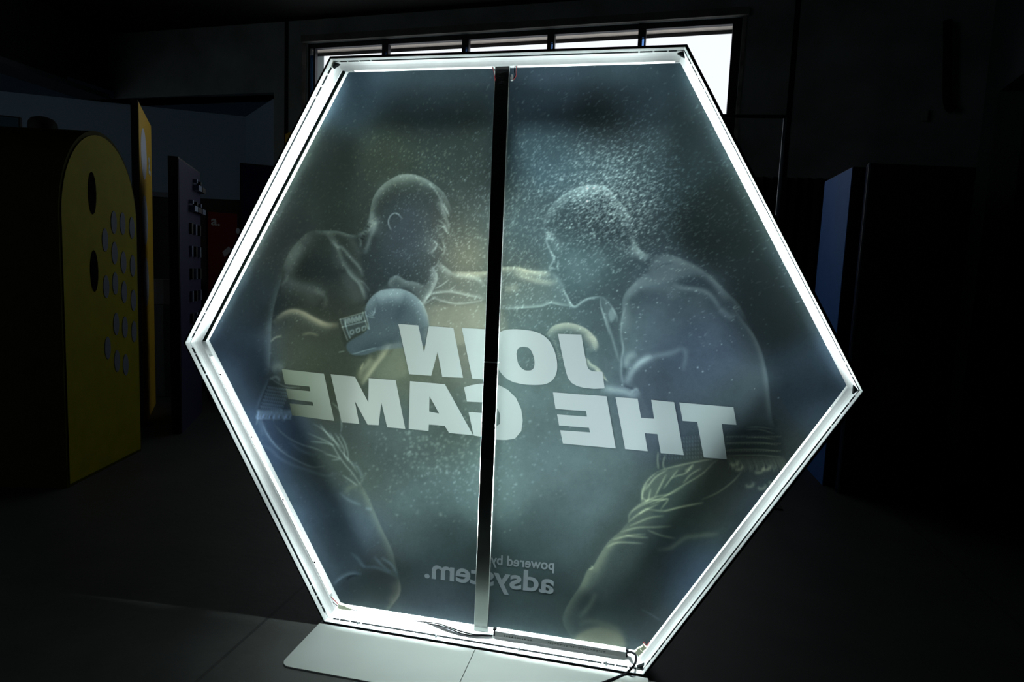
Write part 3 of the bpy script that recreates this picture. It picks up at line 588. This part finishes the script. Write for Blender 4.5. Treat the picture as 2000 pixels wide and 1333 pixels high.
at = me.color_attributes.new('print', 'FLOAT_COLOR', 'POINT'); at.data.foreach_set('color', np.concatenate([colr, np.ones((len(colr), 1))], 1).astype(np.float32).ravel())
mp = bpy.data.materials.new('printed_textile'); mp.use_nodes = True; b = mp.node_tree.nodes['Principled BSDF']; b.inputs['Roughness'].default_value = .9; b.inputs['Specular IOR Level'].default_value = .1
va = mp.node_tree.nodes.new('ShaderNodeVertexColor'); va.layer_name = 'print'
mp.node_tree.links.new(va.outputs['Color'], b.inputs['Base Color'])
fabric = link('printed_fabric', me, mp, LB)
m_back = mat('black_textile_front', (.02, .022, .024), .9)
obj('fabric_front', prism(bmesh.new(), [Vector((x, YP + .0015, z + ZC)) for x, z in ((-U / 2, HEX_H), (U / 2, HEX_H), (U + .004, 0), (U / 2, -HEX_H), (-U / 2, -HEX_H), (-U - .004, 0))], (0, .0015, 0)), m_back, LB)
# --- lettering, mirrored because it is read from the other side
mt = bpy.data.materials.new('pale_ink'); mt.use_nodes = True; nt = mt.node_tree; b = nt.nodes['Principled BSDF']; b.inputs['Roughness'].default_value = .9; b.inputs['Specular IOR Level'].default_value = .1
tcn = nt.nodes.new('ShaderNodeTexCoord'); sp = nt.nodes.new('ShaderNodeSeparateXYZ'); nt.links.new(tcn.outputs['Object'], sp.inputs[0])
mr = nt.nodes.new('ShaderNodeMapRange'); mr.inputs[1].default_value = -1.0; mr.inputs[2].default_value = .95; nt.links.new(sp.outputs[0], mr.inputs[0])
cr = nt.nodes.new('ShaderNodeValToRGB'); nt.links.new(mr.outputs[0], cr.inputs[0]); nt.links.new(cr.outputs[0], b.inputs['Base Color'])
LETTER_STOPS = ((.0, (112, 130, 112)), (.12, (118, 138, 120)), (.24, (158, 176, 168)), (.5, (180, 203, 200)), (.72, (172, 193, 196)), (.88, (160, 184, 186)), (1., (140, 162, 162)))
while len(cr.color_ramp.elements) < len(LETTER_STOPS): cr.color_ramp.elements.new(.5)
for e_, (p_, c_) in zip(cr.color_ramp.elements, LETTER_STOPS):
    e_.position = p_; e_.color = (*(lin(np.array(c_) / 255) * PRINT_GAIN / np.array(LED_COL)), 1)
def glyph(name, outer, holes=(), y=YP - .00015, m=mt, parent=None):
    loops = [[on_y(px, py, y) for px, py in l] for l in (outer, *holes)]
    tris = tessellate_polygon([[Vector((v.x, v.z, 0)) for v in l] for l in loops]); flat = [v for l in loops for v in l]
    bm = bmesh.new(); f = [bm.verts.new(v) for v in flat]; k = [bm.verts.new(v + Vector((0, .0001, 0))) for v in flat]
    for t in tris:
        bm.faces.new([f[i] for i in t]); bm.faces.new([k[i] for i in t[::-1]])
    o = 0
    for l in loops:
        n = len(l)
        for i in range(n): bm.faces.new((f[o + i], f[o + (i + 1) % n], k[o + (i + 1) % n], k[o + i]))
        o += n
    return obj(name, bm, m, parent)
def sm(pts, n=4): return [tuple(p) for p in catmull(list(pts) + [pts[0]], n)][:-1]
G = []
G.append((P(5,(1058,127),(1207,137),(1250,340),(1285,142),(1468,155),(1540,527),(1385,520),(1350,335),(1303,512),(1140,500)), ()))
G.append((P(5,(1530,155),(1705,166),(1775,545),(1608,532)), ()))
G.append((sm(P(6,(50,250),(62,195),(95,160),(150,146),(240,148),(330,165),(395,205),(435,265),(458,345),(458,420),(432,475),(380,503),(300,508),(220,500),(150,478),(95,430),(62,360))), (sm(P(6,(195,305),(207,270),(240,259),(278,268),(303,310),(313,360),(305,402),(278,414),(240,407),(207,368))),)))
G.append((P(6,(465,175),(618,180),(628,240),(640,310),(655,380),(665,405),(690,418),(755,422),(770,530),(700,533),(640,528),(590,515),(555,495),(532,465),(520,430),(505,370)), ()))
G.append((P(6,(1255,622),(1608,653),(1628,768),(1532,762),(1565,992),(1415,980),(1372,748),(1278,742)), ()))
G.append((P(6,(840,587),(985,598),(1007,722),(1092,728),(1073,605),(1222,620),(1285,965),(1135,952),(1113,828),(1030,822),(1050,940),(903,925)), ()))
G.append((P(6,(433,556),(782,582),(842,921),(498,890),(480,803),(675,817),(668,787),(473,772),(460,700),(655,714),(648,678),(450,664)), ()))
G.append((P(5,(555,500),(735,518),(835,710),(838,530),(1038,545),(1110,907),(975,895),(932,710),(912,880),(830,876),(735,700),(768,870),(637,858)), ()))
G.append((P(5,(192,462),(505,497),(582,848),(268,806),(250,718),(427,735),(420,707),(240,685),(222,608),(404,628),(397,592),(215,575)), ()))
G.append((P(5,(1145,552),(1405,575),(1615,955),(1437,938),(1403,885),(1285,875),(1283,923),(1135,908)), (P(5,(1290,665),(1362,793),(1288,778)),)))
G.append(([(906,757),(920,753),(935,750),(955,749),(975,753),(992,762),(1008,778),(1018,800),(1021,822),(1018,843),(1006,857),(989,860),(965,859),(945,855),(925,851),(915,805),(952,808),(955,830),(967,835),(977,828),(977,810),(970,795),(955,787),(912,785)], ()))
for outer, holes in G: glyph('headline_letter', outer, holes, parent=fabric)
# small lettering from the built-in font, reversed in x
m_small = mat('grey_ink', tuple(lin(np.array((138, 158, 164)) / 255) * PRINT_GAIN / np.array(LED_COL)), .9, spec=.1)
def smalltext(body, pR, pL, hpx_top, off):
    """text reading right-to-left as seen from the back; pR / pL = baseline right and left ends in the print"""
    a, b_ = on_y(*pR, YP - .00015), on_y(*pL, YP - .00015); top = on_y(*hpx_top, YP - .00015)
    cu = bpy.data.curves.new('t', 'FONT'); cu.body = body; cu.size = 1; cu.offset = off; cu.extrude = 0
    o = bpy.data.objects.new('t', cu); COL.objects.link(o); dg = bpy.context.evaluated_depsgraph_get(); m2 = bpy.data.meshes.new_from_object(o.evaluated_get(dg))
    COL.objects.unlink(o); bpy.data.objects.remove(o)
    xs = [v.co.x for v in m2.vertices]; x0, x1 = min(xs), max(xs)
    ux = (b_ - a) / (x1 - x0); ht = (top - a).z / .73
    for v in m2.vertices: v.co = a + ux * (v.co.x - x0) + Vector((0, 0, 1)) * (v.co.y * ht)
    return link(('slogan_line' if body[0] == 'p' else 'maker_wordmark'), m2, m_small, fabric)
smalltext('adsystem.', (1081, 1160), (829, 1128), (1060, 1116), .022)
smalltext('powered by', (1082, 1114), (958, 1102), (1030, 1087), .018)

# ------------------------------------------------------------------ centre post
pz1 = ZC + HEX_H - .0135; pz0 = ZC - HEX_H + .013; sz = on_y(958, 708, .060).z
post = obj('centre_post', bevel(box(bmesh.new(), -.0268, .0268, .060, .076, pz0, sz - .001), .0015, 1), m_post, LB)
up_ = obj('post_upper_sleeve', bevel(box(bmesh.new(), -.0264, .0264, .0597, .0755, sz + .001, pz1), .0015, 1), m_post, LB)
obj('black_tape', box(bmesh.new(), -.0245, .0245, .0590, .0598, sz + .004, pz1 - .002), m_tape, up_)
obj('black_tape', box(bmesh.new(), -.0250, .0250, .0592, .0601, sz - .36, sz - .003), m_tape, post)
obj('joint_seam', box(bmesh.new(), -.0268, .0268, .0592, .076, sz - .001, sz + .001), m_seam, up_)

# ------------------------------------------------------------------ led driver, wires and plugs
d0, d1 = on_y(966, 1252, .038), on_y(1222, 1288, .038); zb = ZC - HEX_H + .0165
drv = obj('led_driver', bevel(box(bmesh.new(), d0.x, d1.x, .038, .066, zb, zb + .021), .0015, 2), m_driver, LB)
for x in (d0.x - .006, d1.x - .0):
    bm = bmesh.new(); box(bm, x, x + .006, .040, .064, zb - .001, zb + .015); box(bm, x - .003, x + .009, .043, .055, zb + .018, zb + .026); box(bm, x + .001, x + .005, .045, .053, zb + .012, zb + .02)
    obj('strain_relief', bevel(bm, .0008, 1), m_black, drv)
bm = bmesh.new(); x = d0.x + .035
for k in range(11):
    w = random.uniform(.004, .008); box(bm, x, x + w, .0374, .0381, zb + .0055, zb + .0075); box(bm, x + w * .3, x + w * .5, .0374, .0381, zb + .0055, zb + .0125); x += w + .004
x = d0.x + .20
for k in range(24):
    w = random.uniform(.003, .009); box(bm, x, x + w, .0374, .0381, zb + .009, zb + .0105)
    if k % 3: box(bm, x, x + w * .8, .0374, .0381, zb + .0055, zb + .0065)
    x += w + .0025
obj('printed_marks', bm, m_print_ink, drv)
bm = bmesh.new(); x = d0.x + .045
for k in range(10): box(bm, x, x + .006, .046, .049, zb + .0209, zb + .0214); x += .0085 if k != 5 else .02
obj('printed_marks', bm, m_print_ink, drv)
def wire(name, pts, r, m, parent=LB): return obj(name, tube(bmesh.new(), pts, r), m, parent, True)
def W_(*l): return [on_y(px, py, y) for px, py, y in l]
wire('low_voltage_wire', W_((962,1242,.040),(945,1241,.037),(925,1240,.036),(900,1234,.036),(875,1225,.040),(850,1218,.046),(800,1213,.055),(760,1209,.060),(720,1200,.064),(684,1191,.070)), .0022, m_black)
wire('low_voltage_wire', W_((962,1243,.041),(940,1243,.036),(920,1242,.033),(900,1238,.034),(878,1229,.038),(850,1221,.044),(800,1215,.053),(760,1211,.059),(720,1202,.063),(684,1192,.069)), .0022, m_black)
def plug(a, b_, w, m):
    a, b_ = Vector(a), Vector(b_); d_ = (b_ - a); n_ = d_.cross(Vector((0, 1, 0))).normalized() * w; y_ = Vector((0, w * .8, 0))
    bm = bmesh.new(); prism(bm, [a + n_ + y_, a - n_ + y_, a - n_ - y_, a + n_ - y_], d_ * .55)
    c = a + d_ * .55; prism(bm, [c + n_ * .75 + y_ * .8, c - n_ * .75 + y_ * .8, c - n_ * .75 - y_ * .8, c + n_ * .75 - y_ * .8], d_ * .45)
    prism(bm, [a + d_ * .3 + n_ * 1.25 - y_ * .2, a + d_ * .3 + n_ - y_ * .2, a + d_ * .3 + n_ - y_ * 1.1, a + d_ * .3 + n_ * 1.25 - y_ * 1.1], d_ * .35)
    return obj('wire_plug', bevel(bm, .0008, 1), m, LB)
plug(on_y(662, 1183, .062), on_y(685, 1191, .062), .0095, m_cream)
plug(on_y(1243, 1277, .062), on_y(1260, 1262, .062), .0095, m_cream)
plug(on_y(1000, 158, .060), on_y(1000, 146, .060), .004, m_white)
wire('red_wire', W_((645,1164,.070),(650,1170,.064),(656,1176,.062),(663,1184,.062)), .0014, m_red)
wire('black_wire', W_((644,1166,.070),(648,1175,.064),(655,1181,.062),(663,1187,.062)), .0014, m_black)
wire('red_wire', W_((1268,1256,.068),(1263,1262,.06),(1257,1255,.055),(1256,1262,.06),(1259,1267,.062)), .0015, m_red)
wire('red_wire', W_((1009,127,.07),(1008,140,.058),(1008,148,.055),(1003,156,.058)), .0014, m_red)
wire('black_wire', W_((1006,127,.07),(1005,140,.058),(1006,148,.057),(1002,154,.06)), .0014, m_black)
wire('red_wire', W_((962,130,.07),(964,138,.06),(966,150,.055),(968,165,.066)), .0014, m_red)
# mains cord: over the frame edge, down to the plate and away across the floor
pc = [on_y(1222,1275,.050), on_y(1233,1275,.040), on_y(1241,1280,.025), on_y(1242,1291,.005), on_y(1237,1302,-.02)]
p6 = on_z(1222, 1316, .013); p7 = on_z(1190, 1331, .0105); 
pc += [Vector((p6.x, p6.y, .0125)), Vector((p7.x, p7.y, .0125)), Vector((p7.x - .09, p7.y - .09, .0125)), Vector((p7.x - .2, p7.y - .26, .006)), Vector((p7.x - .25, p7.y - .8, .006))]
cord = obj('power_cord', tube(bmesh.new(), pc, .0042), m_black, None, True)
tag(cord, 'thick black power cord hanging from the driver over the frame edge onto the plate', 'power cord')

# ------------------------------------------------------------------ foot plates
def rounded(x0, x1, y0, y1, rs, z):
    pts = []; cs = ((x0, y0, 180, rs[0]), (x1, y0, 270, rs[1]), (x1, y1, 0, rs[2]), (x0, y1, 90, rs[3]))
    for cx, cy, a0, r in cs:
        if r == 0: pts.append(Vector((cx, cy, z))); continue
        ox = cx + (r if cx == x0 else -r); oy = cy + (r if cy == y0 else -r)
        for k in range(7): a = math.radians(a0 + k * 15); pts.append(Vector((ox + r * math.cos(a), oy + r * math.sin(a), z)))
    return pts
for x0, x1, rs, lb in ((-.625, -.0012, (.035, 0, 0, .012), 'pale steel foot plate with a rounded corner, left of the seam under the lightbox'), (.0012, .622, (0, .035, .0, 0), 'pale steel foot plate right of the seam, under the power cord')):
    o = obj('foot_plate', bevel(prism(bmesh.new(), rounded(x0, x1, -.285, .20, rs, .0), (0, 0, .007)), .0006, 1), m_plate)
    tag(o, lb, 'base plate', 'foot plates under the lightbox')

# ------------------------------------------------------------------ exhibits on the left
def dots(bm, pts, n, r, d=.004): 
    for p in pts: disc(bm, p, n, r, d)
# yellow arch-topped display block
Fc = at_depth(200, 500, 4.0); Fc = Vector((Fc.x, Fc.y, 0)); nrm = Vector((.93, .18, 0)).normalized(); nrm = Vector((.97, .25, 0)).normalized(); wdx = Vector((-nrm.y, nrm.x, 0))
def block(name, label, cat, c, n, w, th, top, m, arch=True, seg=24, parent=None):
    t = Vector((-n.y, n.x, 0)); prof = []
    if arch:
        r = w / 2; prof = [c - t * r, c + t * r] + [c + t * (r * math.cos(a)) + Vector((0, 0, top - r * 1.35 + r * 1.35 * math.sin(a))) for a in (math.pi * k / seg for k in range(seg + 1))]
    else: prof = [c - t * w / 2, c + t * w / 2, c + t * w / 2 + Vector((0, 0, top)), c - t * w / 2 + Vector((0, 0, top))]
    e = thing(name, label, cat, c - n * th / 2)
    obj('body', prism(bmesh.new(), prof, -n * th), m, e)
    return e, t
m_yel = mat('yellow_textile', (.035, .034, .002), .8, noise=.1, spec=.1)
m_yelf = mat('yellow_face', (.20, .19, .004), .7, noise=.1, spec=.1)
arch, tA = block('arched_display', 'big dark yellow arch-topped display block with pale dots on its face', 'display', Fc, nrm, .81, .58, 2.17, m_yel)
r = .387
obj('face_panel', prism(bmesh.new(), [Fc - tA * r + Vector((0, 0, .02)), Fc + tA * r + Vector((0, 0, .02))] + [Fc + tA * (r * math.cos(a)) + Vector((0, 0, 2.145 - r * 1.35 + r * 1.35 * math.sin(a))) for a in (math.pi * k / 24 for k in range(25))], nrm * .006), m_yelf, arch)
bm = bmesh.new()
for tx, zs in ((.12, (1.62, 1.42, 1.22, .95, .7)), (.22, (1.62, 1.36, 1.16, .92, .66)), (.33, (1.60, 1.34, 1.10, .88)), (.02, (1.5, 1.2, .8))):
    for z in zs: disc(bm, Fc + tA * tx + nrm * .006 + Vector((0, 0, z)), nrm, .075, .003, 16, .42)
obj('pale_dots', bm, mat('pale_ink_blue', (.12, .15, .19), .7, spec=.1), arch)
for z in (1.78, 1.3):
    bm = bmesh.new(); disc(bm, Fc - tA * .10 + nrm * .006 + Vector((0, 0, z)), nrm, .13, .003, 16, .3); obj('dark_dot', bm, m_black, arch)
# teal panel and the black drum behind
def poly_panel(name, label, cat, pxs, depth, thick, m, group=None):
    """upright flat board given by its visible corners at a common depth, standing on the floor"""
    pts_ = [at_depth(px, py, depth) for px, py in pxs]
    o = obj(name, prism(bmesh.new(), pts_, FW * thick), m); return tag(o, label, cat, group)
def board(name, label, cat, A, B, top, thick, mface, medge, side=1, floor=0., group=None):
    """free-standing board: footprint A-B (ground points), face toward the camera side, body of given thickness behind"""
    A = Vector((A[0], A[1], floor)); B = Vector((B[0], B[1], floor)); n = (B - A).normalized().cross(Vector((0, 0, 1))) * side
    e = thing(name, label, cat, tuple((A + B) / 2), group)
    obj('body', prism(bmesh.new(), [A, B, B - n * thick, A - n * thick], (0, 0, top - floor)), medge, e)
    i = (B - A).normalized() * .012
    obj('face_panel', prism(bmesh.new(), [A + i, B - i, B - i + n * .004, A + i + n * .004], (0, 0, top - floor - .012)), mface, e)
    return e, A, B, n
def g2(px, depth): p = at_depth(px, 520, depth); return (p.x, p.y)
m_dark = mat('matt_black_edge', (.012, .012, .010), .7)
board('teal_wall_panel', 'dark teal panel behind the yellow arch at the left edge', 'panel', g2(-60, 5.6), g2(50, 5.75), 2.62, .05, mat('teal', (.02, .085, .13), .6), m_dark)
dc = at_depth(84, 262, 5.2); dd = at_depth(84, 262, 5.2)
t_ = thing('black_drum', 'round-topped black drum peeking over the yellow arch', 'drum', (dc.x, dc.y, 0))
bm = bmesh.new(); top = at_depth(84, 229, 5.2).z; rr = .105
lat = [(rr, 0), (rr, top - .10), (rr * .96, top - .05), (rr * .75, top - .018), (rr * .4, top - .004), (.001, top)]
ring = [[bm.verts.new((dc.x + a * math.cos(k * math.tau / 24), dc.y + a * math.sin(k * math.tau / 24), z)) for k in range(24)] for a, z in lat]
for i in range(len(ring) - 1):
    for k in range(24): bm.faces.new((ring[i][k], ring[i][(k + 1) % 24], ring[i + 1][(k + 1) % 24], ring[i + 1][k]))
bm.faces.new(ring[0]); obj('body', bm, m_dark, t_, True)
# text on boards
def board_text(body, o3, ux, uz, size, m, parent, n):
    cu = bpy.data.curves.new('t', 'FONT'); cu.body = body; cu.size = 1; cu.offset = .02; cu.extrude = .01
    o = bpy.data.objects.new('t', cu); COL.objects.link(o); dg = bpy.context.evaluated_depsgraph_get(); m2 = bpy.data.meshes.new_from_object(o.evaluated_get(dg)); bpy.data.objects.remove(o)
    for v in m2.vertices: v.co = Vector(o3) + Vector(ux) * v.co.x * size + Vector(uz) * v.co.y * size + Vector(n) * (.001 + v.co.z * .1)
    return link('logo_lettering', m2, m, parent)
m_org = mat('orange_yellow', (.62, .40, .02), .55); m_wht = mat('pale_print', (.55, .62, .72), .6)
e, A, B, n = board('yellow_sign_tower', 'tall narrow orange-yellow sign board with pale circles, left of the dark fixture board', 'sign board', g2(275, 5.05), g2(299, 5.95), 2.64, .05, m_org, m_dark)
ab = (B - A).normalized()
for z in (2.27, 1.72, 1.2):
    bm = bmesh.new(); disc(bm, A + ab * .32 + n * .004 + Vector((0, 0, z)), n, .21, .002, 28); obj('pale_circle', bm, m_wht, e)
board_text('a.', A + ab * .66 + n * .005 + Vector((0, 0, 2.16)), ab, (0, 0, 1), .30, m_wht, e, n)
e, A, B, n = board('fixture_sample_board', 'dark purple-grey sample board carrying rows of small metal fixtures', 'sample board', g2(350, 4.9), g2(392, 5.7), 2.19, .07, mat('purple_grey', (.028, .030, .065), .7, spec=.1), m_dark)
ab = (B - A).normalized(); L = (B - A).length; m_fix = mat('fixture_metal', (.25, .32, .42), .35, .6)
for r_ in range(7):
    for c_ in range(3):
        if r_ == 0 and c_ == 0: continue
        p = A + ab * (L * (.42 + .2 * c_)) + n * .005 + Vector((0, 0, 2.0 - .19 * r_)); bm = bmesh.new()
        if r_ < 2: prism(bm, [p, p + ab * .13, p + ab * .13 + n * .045, p + n * .045], (0, 0, .045)); prism(bm, [p + Vector((0, 0, .06)), p + ab * .04 + Vector((0, 0, .06)), p + ab * .04 + n * .03 + Vector((0, 0, .06)), p + n * .03 + Vector((0, 0, .06))], (0, 0, .03))
        else: prism(bm, [p, p + ab * .05, p + ab * .05 + n * .02, p + n * .02], (0, 0, .09))
        obj('fixture', bm, m_fix if (r_ + c_) % 2 else m_dark, e)
e, A, B, n = board('red_sign_board', 'dark red sign board with a small white letter, in front of the alcove', 'sign board', g2(404, 6.2), g2(466, 6.35), 1.90, .05, mat('red_print', (.17, .006, .012), .6), m_dark)
ab = (B - A).normalized(); board_text('a.', A + ab * .04 + n * .005 + Vector((0, 0, 1.76)), ab, (0, 0, 1), .13, m_wht, e, n)
for z in (1.72, 1.55, 1.38):
    bm = bmesh.new(); disc(bm, A + ab * .285 + n * .004 + Vector((0, 0, z)), n, .03, .002, 14, .6); obj('pale_circle', bm, m_wht, e)
bm = bmesh.new(); prism(bm, [A + ab * .16 + n * .0045 + Vector((0, 0, 1.45)), A + ab * .23 + n * .0045 + Vector((0, 0, 1.52)), A + ab * .2 + n * .0045 + Vector((0, 0, 1.56)), A + ab * .14 + n * .0045 + Vector((0, 0, 1.5))], n * .001)
obj('pale_mark', bm, m_wht, e)
board('navy_sign_board', 'deep navy blank board between the red board and the lightbox', 'sign board', g2(469, 6.5), g2(590, 6.7), 2.42, .05, mat('navy_print', (.004, .008, .10), .6), m_dark)
# orange board hung by the pier, just left of the lightbox
pA, pB = on_wall(557, 262, .06), on_wall(592, 248, .06)
tag(obj('orange_wall_sign', prism(bmesh.new(), [pA, pB, pB - Vector((0, 0, .5)), pA - Vector((0, 0, .5))], -wn * .03), m_org), 'small orange sign on the concrete pier beside the window', 'sign')
# low dark counter and wall rail in the alcove
a_, b_ = at_depth(255, 371, 6.6), at_depth(336, 377, 6.6)
tag(obj('wall_rail', prism(bmesh.new(), [a_, b_, b_ - Vector((0, 0, .05)), a_ - Vector((0, 0, .05))], FW * .06), mat('grey_rail', (.12, .15, .18), .6)), 'thin grey rail running behind the yellow sign tower', 'rail')
t_ = at_depth(255, 382, 6.7); u_ = at_depth(470, 392, 6.7)
tag(obj('black_partition', prism(bmesh.new(), [Vector((t_.x, t_.y, 0)), Vector((u_.x, u_.y, 0)), Vector((u_.x, u_.y + .08, 0)), Vector((t_.x, t_.y + .08, 0))], (0, 0, t_.z)), m_dark), 'low black partition across the alcove behind the boards', 'partition')
# rubbish bin with liner
bc = at_depth(325, 560, 6.4); bm = bmesh.new(); prism(bm, [Vector((bc.x + .13 * math.cos(k * .5236), bc.y + .13 * math.sin(k * .5236), 0)) for k in range(12)], (0, 0, .95))
e = thing('pedestal_bin', 'dim grey pedestal bin beneath the sample boards', 'bin', (bc.x, bc.y, 0))
obj('body', bevel(bm, .008, 1), mat('bin_grey', (.05, .055, .06), .5), e)
bm = bmesh.new(); disc(bm, (bc.x, bc.y, .95), (0, 0, 1), .135, .25, 12); obj('liner', bm, mat('bin_liner', (.14, .14, .14), .6), e)

# ------------------------------------------------------------------ exhibits on the right
m_edge = mat('blue_grey_panel', (.06, .18, .50), .6, spec=.1, noise=.05)
A0 = Vector((*g2(1648, 4.24), 0)); B0 = Vector((*g2(1597, 4.85), 0)); 
def tall(name, label, cat, near, far, top, width, mf_, mbody, parent=None):
    near = Vector((near[0], near[1], 0)); far = Vector((far[0], far[1], 0)); n = Vector((RT.x, RT.y, 0)).normalized()
    e = thing(name, label, cat, tuple((near + far) / 2))
    obj('body', prism(bmesh.new(), [near, near + n * width, far + n * width, far], (0, 0, top)), mbody, e)
    sd = (far - near).normalized(); o = Vector((-sd.y, sd.x, 0)); o = o if o.dot(n) < 0 else -o
    obj('side_panel', prism(bmesh.new(), [near + sd * .004, far - sd * .004, far - sd * .004 + o * .004, near + sd * .004 + o * .004], (0, 0, top - .004)), mf_, e)
    return e, near, n
tall('display_wall_slab', 'upright slab with a blue-grey side catching daylight, right of the lightbox', 'display wall', g2(1648, 4.24), g2(1597, 4.85), 2.2, .085, m_edge, m_dark)
e, nr, n = tall('black_display_cabinet', 'large black display cabinet at the right with two faint discs on its lower front', 'display cabinet', g2(1677, 4.1), g2(1667, 4.6), 2.2, .70, mat('deep_blue_side', (.015, .04, .14), .4), m_dark)
fn = -Vector((FW.x, FW.y, 0)).normalized(); fn = n.cross(Vector((0, 0, 1))).normalized(); fn = fn if fn.dot(FW) < 0 else -fn
obj('corner_strip', prism(bmesh.new(), [nr + fn * .003, nr + n * .014 + fn * .003, nr + n * .014, nr], (0, 0, 2.2)), mat('grey_strip', (.12, .16, .22), .4), e)
bm = bmesh.new(); z0, z1 = .58, 1.22; w0, w1 = .0, .57
for a, b2, c, d_ in ((w0, w1, z1 - .04, z1), (w0, w1, z0, z0 + .04), (w0, w0 + .04, z0, z1), (w1 - .04, w1, z0, z1)):
    prism(bm, [nr + n * (a + .02) + fn * .004 + Vector((0, 0, c)), nr + n * (b2 + .02) + fn * .004 + Vector((0, 0, c)), nr + n * (b2 + .02) + Vector((0, 0, c)), nr + n * (a + .02) + Vector((0, 0, c))], (0, 0, d_ - c))
obj('square_frame', bm, mat('charcoal', (.03, .034, .034), .6), e)
for z, w in ((1.08, .28), (.74, .27)):
    bm = bmesh.new(); disc(bm, nr + n * w + fn * .001 + Vector((0, 0, z)), fn, .128, .003, 36); obj('round_insert', bm, mat('dim_disc', (.05, .052, .06), .6), e)
# black drape behind
p0, p1 = at_depth(1430, 344, 5.6), at_depth(1700, 349, 5.5)
n_ = 40; bm = bmesh.new(); fr = []; bk = []
for k in range(n_ + 1):
    p = p0.lerp(p1, k / n_); off = Vector((0, 1, 0)) * (.03 * math.sin(k * 1.9)); fr.append(Vector((p.x, p.y, 0)) + off)
prism(bm, fr + [q + Vector((0, .02, 0)) for q in fr[::-1]], (0, 0, p0.z))
tag(obj('black_drape', bm, mat('black_cloth', (.008, .007, .009), .9)), 'black drape hanging between lightbox and blue-grey slab', 'drape')
# tubular stand
e = thing('tubular_stand', 'thin grey tube stand with a crossbar, between the window and the blue-grey slab', 'stand', tuple(Vector((*g2(1530, 3.8), 0))))
a = at_depth(1534, 228, 3.8); b2 = Vector((*g2(1523, 3.8), 0)); bm = bmesh.new(); tube(bm, [Vector((a.x, a.y, 0.01)), Vector((a.x, a.y, 1)), Vector((a.x, a.y, a.z))], .0105); obj('upright', bm, mat('grey_tube', (.10, .14, .17), .35, .3), e, True)
c = at_depth(1300, 226, 3.9); bm = bmesh.new(); tube(bm, [Vector((a.x + .01, a.y, a.z)), (Vector((a.x, a.y, a.z)) + c) / 2, c], .011); obj('crossbar', bm, m_dark, e, True)
bm = bmesh.new(); tube(bm, [Vector((c.x, c.y, .01)), Vector((c.x, c.y, 1)), c], .0105); obj('upright', bm, m_dark, e, True)
for q_ in (a, c): obj('foot', box(bmesh.new(), q_.x - .15, q_.x + .15, q_.y - .15, q_.y + .15, 0, .01), m_dark, e)
# hooked duct on the wall
pts_ = [on_wall(1851, 40, .10), on_wall(1851, 100, .10), on_wall(1850, 180, .10), on_wall(1853, 208, .10), on_wall(1862, 215, .10)]
tag(obj('wall_pipe', tube(bmesh.new(), pts_, .035), m_ceil, None, True), 'black hooked pipe running down the wall near the right corner', 'pipe')
p = on_wall(1798, 238, .03); bm = bmesh.new(); prism(bm, [p, p + wd * .05, p + wd * .05 + wn * .03, p + wn * .03], (0, 0, .1))
tag(obj('switch_box', bevel(bm, .004, 1), mat('switch_grey', (.25, .26, .25), .5)), 'small pale switch box high on the wall left of the pipe', 'switch box')
